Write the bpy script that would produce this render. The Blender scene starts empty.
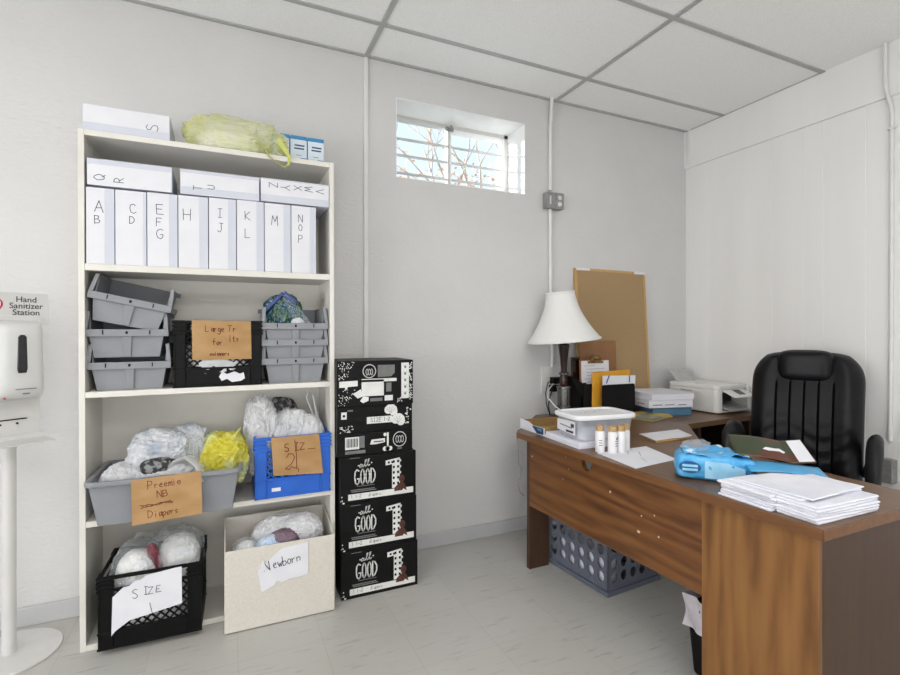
import bpy, bmesh, math, random
from mathutils import Vector, Matrix, Euler, noise
R = math.radians
random.seed(7)
S = bpy.context.scene
COL = S.collection
BACK = 2.577      # inner face of the back wall
RIGHT = 3.069     # inner face of the right wall
CEIL = 2.6735

# ------------------------------------------------------------------ mesh builder
class MB:
    def __init__(s):
        s.v = []; s.f = []; s.m = []; s.X = Matrix()
    def add(s, vs, fs, mat=0):
        o = len(s.v)
        s.v += [s.X @ Vector(p) for p in vs]
        s.f += [tuple(i + o for i in f) for f in fs]
        s.m += [mat] * len(fs)
    def hexa(s, a, b, mat=0):
        s.add(list(a) + list(b), [(3,2,1,0),(4,5,6,7),(0,1,5,4),(1,2,6,5),(2,3,7,6),(3,0,4,7)], mat)
    def box(s, x0, x1, y0, y1, z0, z1, mat=0):
        s.hexa([(x0,y0,z0),(x1,y0,z0),(x1,y1,z0),(x0,y1,z0)], [(x0,y0,z1),(x1,y0,z1),(x1,y1,z1),(x0,y1,z1)], mat)
    def frustum(s, x0, x1, y0, y1, z0, X0, X1, Y0, Y1, z1, mat=0):
        s.hexa([(x0,y0,z0),(x1,y0,z0),(x1,y1,z0),(x0,y1,z0)], [(X0,Y0,z1),(X1,Y0,z1),(X1,Y1,z1),(X0,Y1,z1)], mat)
    def prism(s, poly, d0, d1, plane='xz', mat=0):
        g = {'xz': lambda a,b,d: (a,d,b), 'xy': lambda a,b,d: (a,b,d), 'yz': lambda a,b,d: (d,a,b)}[plane]
        n = len(poly)
        vs = [g(a,b,d0) for a,b in poly] + [g(a,b,d1) for a,b in poly]
        fs = [tuple(range(n)), tuple(range(2*n-1, n-1, -1))]
        fs += [(i, i+n, (i+1)%n+n, (i+1)%n) for i in range(n)]
        s.add(vs, fs, mat)
    def bar(s, p, q, w, t, up=(0,1,0), mat=0):
        p = Vector(p); q = Vector(q); d = (q-p).normalized(); u = Vector(up)
        b = d.cross(u).normalized()*w/2; u = b.cross(d).normalized()*t/2
        s.hexa([p-b-u, p+b-u, p+b+u, p-b+u], [q-b-u, q+b-u, q+b+u, q-b+u], mat)
    def cyl(s, p, q, r0, r1=None, n=20, mat=0):
        s.tube([p, q], [r0, r0 if r1 is None else r1], n, mat)
    def tube(s, path, r, n=10, mat=0, flat=1.0, up=None):
        P = [Vector(p) for p in path]; L = len(P)
        rs = r if isinstance(r, (list, tuple)) else [r]*L
        vs = []; prev = None
        for i, p in enumerate(P):
            d = (P[min(i+1,L-1)] - P[max(i-1,0)]).normalized()
            a = prev if prev is not None else (Vector(up) if up else (Vector((0,0,1)) if abs(d.z) < .9 else Vector((1,0,0))))
            b = d.cross(a).normalized(); a = b.cross(d).normalized(); prev = a
            for k in range(n):
                t = 2*math.pi*k/n
                vs.append(p + rs[i]*(math.cos(t)*a*flat + math.sin(t)*b))
        fs = [(i*n+k, i*n+(k+1)%n, (i+1)*n+(k+1)%n, (i+1)*n+k) for i in range(L-1) for k in range(n)]
        fs += [tuple(range(n-1,-1,-1)), tuple(range((L-1)*n, L*n))]
        s.add(vs, fs, mat)
    def lathe(s, prof, n=32, c=(0,0), mat=0, flute=None):
        vs = []
        for r, z in prof:
            for k in range(n):
                t = 2*math.pi*k/n; q = r*(1+(flute*(k%2) if flute else 0))
                vs.append((c[0]+q*math.cos(t), c[1]+q*math.sin(t), z))
        L = len(prof)
        fs = [(i*n+k, i*n+(k+1)%n, (i+1)*n+(k+1)%n, (i+1)*n+k) for i in range(L-1) for k in range(n)]
        s.add(vs, fs, mat)
    def caplathe(s, prof, n=32, c=(0,0), mat=0, flute=None):
        s.lathe([(1e-4, prof[0][1])] + prof + [(1e-4, prof[-1][1])], n, c, mat, flute)
    def surf(s, fn, nu, nv, mat=0):
        vs = [fn(i/nu, j/nv) for j in range(nv+1) for i in range(nu+1)]
        fs = [(j*(nu+1)+i, j*(nu+1)+i+1, (j+1)*(nu+1)+i+1, (j+1)*(nu+1)+i) for j in range(nv) for i in range(nu)]
        s.add(vs, fs, mat)
    def build(s, name, mats, parent=None, smooth=None, bevel=0, seg=2, solid=0):
        me = bpy.data.meshes.new(name)
        me.from_pydata([tuple(v) for v in s.v], [], s.f)
        for m in (mats if isinstance(mats, (list, tuple)) else [mats]): me.materials.append(m)
        for p, i in zip(me.polygons, s.m): p.material_index = i
        bm = bmesh.new(); bm.from_mesh(me); bmesh.ops.recalc_face_normals(bm, faces=bm.faces); bm.to_mesh(me); bm.free()
        if smooth is not None:
            for p in me.polygons: p.use_smooth = True
            me.set_sharp_from_angle(angle=R(smooth))
        o = bpy.data.objects.new(name, me); COL.objects.link(o)
        if parent is not None: o.parent = parent
        if solid:
            k = o.modifiers.new('thickness', 'SOLIDIFY'); k.thickness = solid; k.offset = 0
        if bevel:
            b = o.modifiers.new('bevel', 'BEVEL'); b.width = bevel; b.segments = seg; b.limit_method = 'ANGLE'; b.angle_limit = R(40)
        return o

def tag(o, label, cat, group=None):
    o['label'] = label; o['category'] = cat
    if group: o['group'] = group
    return o
def thing(name, label, cat, loc=(0,0,0), rz=0, group=None):
    o = bpy.data.objects.new(name, None); COL.objects.link(o)
    o.location = loc; o.rotation_euler = (0,0,R(rz)); o.empty_display_size = .05
    return tag(o, label, cat, group)
def structure(o):
    o['kind'] = 'structure'; return o
def copy_tree(o, parent=None):
    c = o.copy(); COL.objects.link(c)
    if parent is not None: c.parent = parent
    for ch in list(o.children): copy_tree(ch, c)
    return c

# ------------------------------------------------------------------ materials
def rgb(h):
    h = h.lstrip('#'); c = [int(h[i:i+2],16)/255 for i in (0,2,4)]
    return tuple(x/12.92 if x <= .04045 else ((x+.055)/1.055)**2.4 for x in c)
def pm(name, c1, c2=None, rough=.5, metal=0, scale=20, stretch=(1,1,1), bump=0, bscale=150, spec=.5, ramp=(.35,.65), alpha=1, transl=0, coat=0, detail=4, bstretch=(1,1,1)):
    m = bpy.data.materials.new(name); m.use_nodes = True
    N = m.node_tree.nodes; L = m.node_tree.links
    b = N['Principled BSDF']; out = N['Material Output']
    c1 = rgb(c1) if isinstance(c1, str) else c1
    c2 = (rgb(c2) if isinstance(c2, str) else c2) if c2 else tuple(x*.93 for x in c1)
    tc = N.new('ShaderNodeTexCoord'); mp = N.new('ShaderNodeMapping'); mp.inputs['Scale'].default_value = stretch
    nz = N.new('ShaderNodeTexNoise'); nz.inputs['Scale'].default_value = scale; nz.inputs['Detail'].default_value = detail
    rp = N.new('ShaderNodeValToRGB'); rp.color_ramp.elements[0].position = ramp[0]; rp.color_ramp.elements[1].position = ramp[1]
    rp.color_ramp.elements[0].color = (*c1,1); rp.color_ramp.elements[1].color = (*c2,1)
    L.new(tc.outputs['Object'], mp.inputs['Vector']); L.new(mp.outputs['Vector'], nz.inputs['Vector'])
    L.new(nz.outputs['Fac'], rp.inputs['Fac']); L.new(rp.outputs['Color'], b.inputs['Base Color'])
    b.inputs['Roughness'].default_value = rough; b.inputs['Metallic'].default_value = metal
    b.inputs['Specular IOR Level'].default_value = spec; b.inputs['Coat Weight'].default_value = coat
    if bump:
        n2 = N.new('ShaderNodeTexNoise'); n2.inputs['Scale'].default_value = bscale; n2.inputs['Detail'].default_value = 3
        m2 = N.new('ShaderNodeMapping'); m2.inputs['Scale'].default_value = bstretch
        bp = N.new('ShaderNodeBump'); bp.inputs['Strength'].default_value = bump; bp.inputs['Distance'].default_value = .004
        L.new(tc.outputs['Object'], m2.inputs['Vector']); L.new(m2.outputs['Vector'], n2.inputs['Vector'])
        L.new(n2.outputs['Fac'], bp.inputs['Height']); L.new(bp.outputs['Normal'], b.inputs['Normal'])
    last = b.outputs['BSDF']
    if transl:
        t = N.new('ShaderNodeBsdfTranslucent'); L.new(rp.outputs['Color'], t.inputs['Color'])
        mx = N.new('ShaderNodeMixShader'); mx.inputs['Fac'].default_value = transl
        L.new(last, mx.inputs[1]); L.new(t.outputs['BSDF'], mx.inputs[2]); last = mx.outputs['Shader']
    if alpha < 1:
        t = N.new('ShaderNodeBsdfTransparent'); mx = N.new('ShaderNodeMixShader'); mx.inputs['Fac'].default_value = alpha
        L.new(t.outputs['BSDF'], mx.inputs[1]); L.new(last, mx.inputs[2]); last = mx.outputs['Shader']
    L.new(last, out.inputs['Surface'])
    return m
def wood(name, cols, stretch, scale=6, rough=.4, ring=0):
    m = bpy.data.materials.new(name); m.use_nodes = True
    N = m.node_tree.nodes; L = m.node_tree.links; b = N['Principled BSDF']
    tc = N.new('ShaderNodeTexCoord'); mp = N.new('ShaderNodeMapping'); mp.inputs['Scale'].default_value = stretch
    nz = N.new('ShaderNodeTexNoise'); nz.inputs['Scale'].default_value = scale; nz.inputs['Detail'].default_value = 6; nz.inputs['Distortion'].default_value = .6
    fine = N.new('ShaderNodeTexNoise'); fine.inputs['Scale'].default_value = scale*9; fine.inputs['Detail'].default_value = 3
    wv = N.new('ShaderNodeMath'); wv.operation = 'MULTIPLY'; wv.inputs[1].default_value = ring if ring else 1
    fr = N.new('ShaderNodeMath'); fr.operation = 'PINGPONG' if ring else 'MULTIPLY'; fr.inputs[1].default_value = 1
    ad = N.new('ShaderNodeMath'); ad.operation = 'MULTIPLY_ADD'; ad.inputs[1].default_value = .5; ad.use_clamp = True
    ad2 = N.new('ShaderNodeMath'); ad2.operation = 'MULTIPLY'; ad2.inputs[1].default_value = .65
    rp = N.new('ShaderNodeValToRGB'); e = rp.color_ramp.elements
    e[0].position = .22; e[0].color = (*rgb(cols[0]),1); e[1].position = .8; e[1].color = (*rgb(cols[2]),1)
    k = e.new(.5); k.color = (*rgb(cols[1]),1)
    L.new(tc.outputs['Object'], mp.inputs['Vector']); L.new(mp.outputs['Vector'], nz.inputs['Vector']); L.new(mp.outputs['Vector'], fine.inputs['Vector'])
    L.new(nz.outputs['Fac'], wv.inputs[0]); L.new(wv.outputs[0], fr.inputs[0]); L.new(fr.outputs[0], ad2.inputs[0])
    L.new(fine.outputs['Fac'], ad.inputs[0]); L.new(ad2.outputs[0], ad.inputs[2]); L.new(ad.outputs[0], rp.inputs['Fac'])
    L.new(rp.outputs['Color'], b.inputs['Base Color']); b.inputs['Roughness'].default_value = rough
    return m

def wave_wood(name, cols, axis, scale, mapping, dist=7, rough=.42):
    m = bpy.data.materials.new(name); m.use_nodes = True
    N = m.node_tree.nodes; L = m.node_tree.links; b = N['Principled BSDF']
    tc = N.new('ShaderNodeTexCoord'); mp = N.new('ShaderNodeMapping'); mp.inputs['Scale'].default_value = mapping
    wv = N.new('ShaderNodeTexWave'); wv.wave_type = 'BANDS'; wv.bands_direction = axis; wv.inputs['Scale'].default_value = scale
    wv.inputs['Distortion'].default_value = dist; wv.inputs['Detail'].default_value = 3; wv.inputs['Detail Scale'].default_value = .9; wv.inputs['Detail Roughness'].default_value = .55
    fine = N.new('ShaderNodeTexNoise'); fine.inputs['Scale'].default_value = 30; fine.inputs['Detail'].default_value = 4
    big = N.new('ShaderNodeTexNoise'); big.inputs['Scale'].default_value = 7; big.inputs['Detail'].default_value = 4; big.inputs['Distortion'].default_value = .8
    a = N.new('ShaderNodeMath'); a.operation = 'MULTIPLY'; a.inputs[1].default_value = .22
    c = N.new('ShaderNodeMath'); c.operation = 'MULTIPLY_ADD'; c.inputs[1].default_value = .62
    d = N.new('ShaderNodeMath'); d.operation = 'MULTIPLY_ADD'; d.inputs[1].default_value = .35
    rp = N.new('ShaderNodeValToRGB'); e = rp.color_ramp.elements
    e[0].position = .30; e[0].color = (*rgb(cols[0]),1); e[1].position = .85; e[1].color = (*rgb(cols[2]),1); k = e.new(.55); k.color = (*rgb(cols[1]),1)
    L.new(tc.outputs['Object'], mp.inputs['Vector'])
    for n in (wv,fine,big): L.new(mp.outputs['Vector'], n.inputs['Vector'])
    L.new(wv.outputs['Fac'], a.inputs[0]); L.new(fine.outputs['Fac'], c.inputs[0]); L.new(a.outputs[0], c.inputs[2])
    L.new(big.outputs['Fac'], d.inputs[0]); L.new(c.outputs[0], d.inputs[2]); L.new(d.outputs[0], rp.inputs['Fac'])
    L.new(rp.outputs['Color'], b.inputs['Base Color']); b.inputs['Roughness'].default_value = rough
    return m
M = {}
M['wall'] = pm('painted_masonry', '#d6d5d4', '#d2d1d0', rough=.75, scale=3, bump=.85, bscale=38, bstretch=(1,1,2.2), spec=.3)
M['panel_wall'] = pm('painted_panelling', '#efeeec', '#ebeae8', rough=.6, scale=2, stretch=(1,3,.3), spec=.3)
M['reveal'] = pm('white_reveal', '#f6f6f5', '#f0f0ef', rough=.8, scale=6, bump=.05)
M['base'] = pm('baseboard_paint', '#c4c4c6', '#bcbcbe', rough=.55, scale=5)
M['tbar'] = pm('ceiling_grid_metal', '#b4b4b2', '#ababa9', rough=.5, scale=8)
M['pipe'] = pm('conduit_paint', '#e4e4e2', '#dcdcda', rough=.5, scale=9)
M['white_board'] = pm('melamine', '#e2dfd8', '#dcd8cf', rough=.4, scale=4)
M['white_box'] = pm('white_card', '#d0d3dd', '#c9ccd8', rough=.6, scale=5)
M['paper'] = pm('paper', '#e5e5ea', '#dfdfe5', rough=.8, scale=8, spec=.2)
M['ream'] = pm('paper_edges', '#ebebf2', '#d3d5e2', rough=.8, scale=30, stretch=(.2,.2,12), spec=.2, ramp=(.4,.75))
M['ink'] = pm('marker_ink', '#3a3a42', '#2c2c33', rough=.6)
M['redink'] = pm('red_marker', '#7d2c1c', '#6a2012', rough=.6)
M['tray'] = pm('grey_plastic', '#8f9196', '#86888d', rough=.5, scale=7)
M['tub'] = pm('bus_tub_grey', '#8e9197', '#85888e', rough=.42, scale=5)
M['black'] = pm('black_plastic', '#070708', '#050506', rough=.5, spec=.2, scale=9)
M['blue'] = pm('blue_crate_plastic', '#2468cf', '#1e5cc0', rough=.4, scale=6)
M['slate'] = pm('slate_crate_plastic', '#686d7a', '#5f6471', rough=.45, scale=6)
M['card'] = pm('cardboard', '#b8946a', '#a98558', rough=.8, scale=9, stretch=(1,1,2), bump=.15, bscale=30, spec=.2)
M['tan'] = pm('inner_cardboard', '#a3865a', '#94774b', rough=.85, scale=8, spec=.2)
M['linen'] = pm('cream_fabric', '#dad5cc', '#d3cdc3', rough=.9, scale=150, bump=.3, bscale=260, spec=.15)
M['bag'] = pm('white_bag', '#f2f2f4', '#e8e9ec', rough=.32, scale=10, transl=.3, alpha=.94, bump=.5, bscale=45)
M['clear'] = pm('cloudy_bag', '#eceff2', '#d5dde4', rough=.2, scale=8, transl=.3, alpha=.24, bump=.6, bscale=40)
M['bluebag'] = pm('pale_blue_bag', '#e9ebf0', '#bccadd', rough=.3, ramp=(.5,.72), scale=14, transl=.25, alpha=.92, bump=.5, bscale=50)
M['yellowbag'] = pm('yellow_bag', '#f0e653', '#eaf0ae', rough=.35, scale=9, transl=.3, alpha=.93, bump=.5, bscale=45, ramp=(.45,.6))
M['palebag'] = pm('pale_yellow_bag', '#f0f0cf', '#e6e8a4', rough=.25, scale=12, transl=.35, alpha=.5, bump=.6, bscale=50)
M['yellowrim'] = pm('bag_handle_yellow', '#dde08a', '#d3d86e', rough=.35, transl=.3)
M['diaper'] = pm('printed_diaper', '#f3f2ef', '#dfe3e6', rough=.8, scale=18, ramp=(.5,.7))
M['pastel'] = pm('pastel_print', '#d8b9b0', '#b9cbd8', rough=.8, scale=30)
M['darkprint'] = pm('dark_patterned', '#2b2b2e', '#8a8a8a', rough=.5, scale=45, ramp=(.5,.58))
M['maroon'] = pm('maroon_wrap', '#6d2a36', '#8c4a55', rough=.45, scale=20)
M['mauve'] = pm('mauve_print', '#8a7480', '#6d5a66', rough=.6, scale=25)
M['skyblue'] = pm('blue_wrap', '#b6cbe3', '#d8e2ee', rough=.5, scale=12)
M['greenfoil'] = pm('green_wrappers', '#0f4d1c', '#124a60', rough=.15, scale=22, ramp=(.4,.6), spec=.8, bump=.6, bscale=60)
M['zipbag'] = pm('clear_zip_bag', '#a9bccb', '#8fa6b8', rough=.12, scale=8, alpha=.12, spec=.9, bump=.5, bscale=35)
M['zip'] = pm('blue_zip_strip', '#2c3f86', '#24366f', rough=.3)
M['carton'] = pm('black_carton', '#09090a', '#070708', rough=.5, spec=.22, scale=6)
M['print'] = pm('white_print', '#e6e6e4', '#dcdcda', rough=.6)
M['greyprint'] = pm('grey_print', '#7a7a7a', '#6c6c6c', rough=.6)
M['skin'] = pm('brown_print', '#573022', '#472619', rough=.6, scale=30)
M['stand'] = pm('white_stand_enamel', '#d8d7d5', '#d1d0ce', rough=.35, scale=6)
M['disp'] = pm('dispenser_plastic', '#d9d9d8', '#d4d4d3', rough=.3, scale=5)
M['signgrey'] = pm('sign_grey', '#d7d6d5', '#cfcecd', rough=.5, scale=4)
M['red'] = pm('red_print', '#c0243c', '#a91d33', rough=.5)
M['glassblack'] = pm('dark_window', '#1c1c1f', '#121214', rough=.12)
M['desk_h'] = wave_wood('walnut_laminate_long', ['#40240f','#6d4320','#84592e'], 'Z', 5, (1,.13,1), 16)
M['desk_top'] = wood('walnut_laminate_top', ['#4c3420','#65472c','#775638'], (9,.7,9), 5, .33)
M['desk_v'] = wave_wood('walnut_laminate_upright', ['#5d391a','#83582d','#936838'], 'Y', 4.5, (1,1,.13), 16)
M['desk_shaded'] = wood('walnut_laminate_shaded', ['#2e1e13','#432d1d','#4f3624'], (8,8,.6), 5, .45)  # walnut darkened in colour to paint shade onto end and inner panels
M['edge'] = wood('desk_edging', ['#4f3119','#6c4525','#7d5430'], (9,.5,9), 6, .38)
M['chip'] = pm('worn_chip', '#d8c7b0', '#c9b69d', rough=.8)
M['matblack'] = pm('matt_black_metal', '#0b0b0d', '#08080a', rough=.65, spec=.25)
M['leather'] = pm('black_leather', '#0b0b10', '#08080c', rough=.40, scale=9, bump=.25, bscale=60, spec=.26)
M['armpl'] = pm('armrest_plastic', '#1a1b1d', '#151618', rough=.45, spec=.35)
M['shade'] = pm('lamp_shade_cloth', '#f4f3f1', '#eeedea', rough=.85, scale=60, stretch=(6,6,.3), transl=.12, spec=.1)
M['bronze'] = pm('dark_bronze', '#3a2018', '#1d100c', rough=.2, scale=14, metal=.3)
M['chrome'] = pm('brushed_chrome', '#9a9a98', '#5f5f5e', rough=.22, metal=.9, scale=20, stretch=(3,3,.2))
M['cork'] = pm('cork', '#ad9270', '#a28763', rough=.9, scale=120, spec=.15)
M['corkframe'] = wood('pale_frame_wood', ['#a57f4b','#bd9760','#caa771'], (9,9,.6), 6, .6)
M['brown'] = wood('brown_hardboard', ['#7a5332','#8a613d','#946a45'], (2,2,2), 8, .6)
M['brass'] = pm('worn_brass', '#a8895c', '#6b4a2a', rough=.35, metal=.7, scale=60)
M['orange'] = pm('manila_yellow', '#e0a632', '#d39724', rough=.7, scale=8)
M['penblue'] = pm('blue_pen', '#2f45a8', '#26388f', rough=.6)
M['printer'] = pm('printer_white', '#ebeae6', '#e4e3df', rough=.4, scale=4)
M['printgrey'] = pm('printer_grey', '#b9b9b7', '#acacaa', rough=.4)
M['bookblue'] = pm('blue_box', '#5d8aa8', '#4b7692', rough=.5, scale=8)
M['map'] = pm('colour_print_sheets', '#8a8a78', '#c9a64a', rough=.6, scale=14, ramp=(.45,.6))
M['packblue'] = pm('blue_pack', '#58aee0', '#3f9ad2', rough=.25, scale=10, bump=.3, bscale=25)
M['packstripe'] = pm('blue_white_wrap', '#4fa6dd', '#d5e9f6', rough=.25, scale=16, ramp=(.5,.6))
M['packpale'] = pm('pale_blue_print', '#a9d6f0', '#8fc7e6', rough=.25)
M['packnavy'] = pm('navy_print', '#1f5f9c', '#174f87', rough=.3)
M['magazine'] = pm('leaflet_print', '#343d25', '#5a2c17', rough=.35, scale=9, ramp=(.45,.58))
M['lid'] = pm('milky_lid', '#f1f1f4', '#e6e7ec', rough=.35, scale=6)
M['tubclear'] = pm('milky_tub', '#e4e6ee', '#d5d9e6', rough=.3, alpha=.5, transl=.2)
M['vial'] = pm('vial_label', '#f0eff0', '#e4e3e6', rough=.4, scale=10)
M['cap'] = pm('amber_cap', '#bd9f70', '#a5824f', rough=.4, scale=30)
M['navy'] = pm('navy_print_dark', '#1d4a70', '#153a5a', rough=.5)
M['medblue'] = pm('med_blue', '#3f93c4', '#2f7fb0', rough=.5)
M['medpale'] = pm('med_pale', '#dfe9f2', '#d3e0ec', rough=.5)
M['binliner'] = pm('bin_liner', '#e3dee2', '#cfc6cf', rough=.35, transl=.2, bump=.4, bscale=40)
M['steel'] = pm('galvanised', '#9d9d9c', '#8c8c8b', rough=.45, metal=.3, scale=40)
M['outlet'] = pm('outlet_plate', '#dcdbd9', '#d3d2d0', rough=.4)
M['cable'] = pm('cable_black', '#1b1b1b', '#141414', rough=.5)
M['cablegrey'] = pm('cable_grey', '#8a8a86', '#7c7c78', rough=.5)
M['frame_win'] = pm('window_frame_paint', '#d6d5d1', '#c9c8c4', rough=.5, scale=12)
M['bark'] = pm('bark', '#c4b4a6', '#ad9a8a', rough=.9, scale=12)
M['leaf'] = pm('autumn_leaves', '#e6b898', '#dba583', rough=.8, scale=3, transl=.3)
M['soil'] = pm('outdoor_ground', '#e0dccf', '#d2cdbd', rough=.95, scale=3)

def floor_material():
    m = bpy.data.materials.new('vinyl_tile'); m.use_nodes = True
    N = m.node_tree.nodes; L = m.node_tree.links; b = N['Principled BSDF']
    tc = N.new('ShaderNodeTexCoord')
    br = N.new('ShaderNodeTexBrick'); br.offset = 0; br.inputs['Scale'].default_value = 1/.305
    br.inputs['Brick Width'].default_value = 1; br.inputs['Row Height'].default_value = 1; br.inputs['Mortar Size'].default_value = .0045; br.inputs['Mortar Smooth'].default_value = .3
    br.inputs['Color1'].default_value = (*rgb('#bfbeba'),1); br.inputs['Color2'].default_value = (*rgb('#bcbbb7'),1); br.inputs['Mortar'].default_value = (*rgb('#b0afab'),1)
    mp0 = N.new('ShaderNodeMapping'); mp0.inputs['Location'].default_value = (.566+.305, -2.577+.305*9, 0)
    L.new(tc.outputs['Object'], mp0.inputs['Vector']); L.new(mp0.outputs['Vector'], br.inputs['Vector'])
    mp = N.new('ShaderNodeMapping'); mp.inputs['Scale'].default_value = (2.2,16,1); mp.inputs['Rotation'].default_value = (0,0,R(8))
    nz = N.new('ShaderNodeTexNoise'); nz.inputs['Scale'].default_value = 3.2; nz.inputs['Detail'].default_value = 7; nz.inputs['Roughness'].default_value = .62
    rp = N.new('ShaderNodeValToRGB'); e = rp.color_ramp.elements
    e[0].position = .27; e[0].color = (.5,.49,.48,1); e[1].position = .43; e[1].color = (1,1,1,1)
    L.new(tc.outputs['Object'], mp.inputs['Vector']); L.new(mp.outputs['Vector'], nz.inputs['Vector']); L.new(nz.outputs['Fac'], rp.inputs['Fac'])
    n2 = N.new('ShaderNodeTexNoise'); n2.inputs['Scale'].default_value = 1.3; n2.inputs['Detail'].default_value = 5
    r2 = N.new('ShaderNodeValToRGB'); r2.color_ramp.elements[0].position = .3; r2.color_ramp.elements[0].color = (.94,.92,.87,1); r2.color_ramp.elements[1].position = .6; r2.color_ramp.elements[1].color = (1,1,1,1)
    L.new(tc.outputs['Object'], n2.inputs['Vector']); L.new(n2.outputs['Fac'], r2.inputs['Fac'])
    a = N.new('ShaderNodeMix'); a.data_type = 'RGBA'; a.blend_type = 'MULTIPLY'; a.inputs['Factor'].default_value = .62
    c = N.new('ShaderNodeMix'); c.data_type = 'RGBA'; c.blend_type = 'MULTIPLY'; c.inputs['Factor'].default_value = 1
    L.new(br.outputs['Color'], a.inputs['A']); L.new(rp.outputs['Color'], a.inputs['B'])
    L.new(a.outputs['Result'], c.inputs['A']); L.new(r2.outputs['Color'], c.inputs['B'])
    L.new(c.outputs['Result'], b.inputs['Base Color']); b.inputs['Roughness'].default_value = .42; b.inputs['Specular IOR Level'].default_value = .4
    return m
def tile_material():
    m = pm('ceiling_tile', '#fbfbfa', '#f2f2f1', rough=.9, scale=180, ramp=(.45,.62), bump=.25, bscale=160, spec=.15); return m
def glass_material():
    m = bpy.data.materials.new('window_glass'); m.use_nodes = True
    N = m.node_tree.nodes; L = m.node_tree.links; N.remove(N['Principled BSDF'])
    t = N.new('ShaderNodeBsdfTransparent'); t.inputs['Color'].default_value = (.97,.98,.98,1)
    g = N.new('ShaderNodeBsdfGlossy'); g.inputs['Roughness'].default_value = .03
    nz = N.new('ShaderNodeTexNoise'); nz.inputs['Scale'].default_value = 3
    mu = N.new('ShaderNodeMath'); mu.operation = 'MULTIPLY'; mu.inputs[1].default_value = .12
    x = N.new('ShaderNodeMixShader'); L.new(nz.outputs['Fac'], mu.inputs[0]); L.new(mu.outputs[0], x.inputs['Fac'])
    L.new(t.outputs['BSDF'], x.inputs[1]); L.new(g.outputs['BSDF'], x.inputs[2]); L.new(x.outputs['Shader'], N['Material Output'].inputs['Surface'])
    return m
M['floor'] = floor_material(); M['tile'] = tile_material(); M['glass'] = glass_material()

# ------------------------------------------------------------------ handwriting
EL = lambda cx,cy,rx,ry,a0=90,a1=450,n=14: ' '.join('%.3f,%.3f' % (cx+rx*math.cos(R(a0+(a1-a0)*i/n)), cy+ry*math.sin(R(a0+(a1-a0)*i/n))) for i in range(n+1))
FONT = {
 'A':'0,0 .3,1 .6,0;.12,.35 .48,.35','B':'0,0 0,1 .4,.95 .46,.75 .35,.55 0,.5;.35,.55 .56,.33 .48,.06 0,0',
 'C':'.55,.85 .35,1 .1,.85 0,.5 .1,.12 .35,0 .6,.12','D':'0,0 0,1 .35,.92 .55,.6 .5,.25 .3,.03 0,0',
 'E':'.55,1 0,1 0,0 .6,0;0,.52 .45,.52','F':'.55,1 0,1 0,0;0,.52 .42,.52',
 'G':'.55,.85 .35,1 .1,.85 0,.45 .12,.08 .4,0 .58,.2 .58,.42 .35,.42','H':'0,0 0,1;.55,0 .55,1;0,.5 .55,.5',
 'I':'.1,1 .5,1;.3,1 .3,0;.1,0 .5,0','J':'.2,1 .6,1;.42,1 .42,.25 .3,.02 .1,.05 .02,.22','K':'0,0 0,1;.5,1 0,.45 .55,0',
 'L':'0,1 0,0 .5,0','M':'0,0 .05,1 .3,.4 .55,1 .62,0','N':'0,0 0,1 .55,0 .55,1','O':EL(.3,.5,.28,.5),
 'P':'0,0 0,1 .4,.95 .5,.72 .35,.5 0,.47','Q':EL(.3,.5,.3,.5)+';.35,.25 .6,-.05','R':'0,0 0,1 .4,.95 .5,.72 .35,.5 0,.47;.2,.48 .55,0',
 'S':'.5,.88 .3,1 .08,.88 .08,.65 .3,.52 .52,.38 .52,.12 .3,0 .03,.12','T':'0,1 .6,1;.3,1 .3,0','U':'0,1 0,.25 .12,.02 .4,.02 .55,.25 .55,1',
 'V':'0,1 .3,0 .6,1','W':'0,1 .15,0 .32,.7 .5,0 .65,1','X':'0,0 .55,1;0,1 .55,0','Y':'0,1 .3,.5 .6,1;.3,.5 .3,0','Z':'0,1 .55,1 0,0 .6,0',
 '1':'.3,1 .34,0','2':'.05,.75 .2,1 .45,.95 .5,.7 .3,.35 0,.05 .15,.0 .3,.1 .6,.02',
 'a':'.38,.5 .15,.52 .02,.25 .15,.02 .33,.12 .38,.5 .38,.05 .45,0','b':'0,1 .02,0 .25,0 .38,.22 .25,.48 .03,.4','d':'.38,1 .38,0;.38,.4 .15,.5 .02,.22 .15,0 .38,.1',
 'e':'.03,.25 .36,.3 .3,.5 .12,.5 .02,.25 .12,.02 .36,.05','f':'.35,.95 .2,1 .14,.8 .14,0;0,.55 .32,.55','g':'.36,.5 .12,.5 .02,.25 .15,.05 .36,.15;.36,.5 .36,-.25 .2,-.4 .02,-.3',
 'i':'.1,.5 .1,0;.1,.7 .1,.75','l':'.08,1 .08,.05 .15,0','m':'0,.5 .02,0;.02,.35 .15,.5 .22,.4 .22,0;.22,.35 .36,.5 .44,.4 .45,0','n':'0,.5 .02,0;.02,.35 .2,.5 .32,.38 .33,0',
 'o':EL(.2,.25,.18,.25),'p':'0,.5 .02,-.4;.02,.4 .25,.5 .38,.25 .25,.02 .03,.05','r':'0,.5 .02,0;.02,.3 .15,.48 .3,.45','s':'.3,.45 .12,.5 .05,.35 .28,.2 .25,.03 .02,.05',
 't':'.15,.9 .15,.05 .28,0;0,.55 .32,.55','u':'0,.5 .03,.1 .15,0 .3,.12 .33,.5 .35,0','w':'0,.5 .1,0 .22,.4 .34,0 .45,.5','y':'0,.5 .18,.08;.36,.5 .1,-.4',
 '-':'.05,.45 .4,.48','.':'.05,0 .1,.04'}
NARROW = set('abdefgilmnoprstuwy.-')
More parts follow.
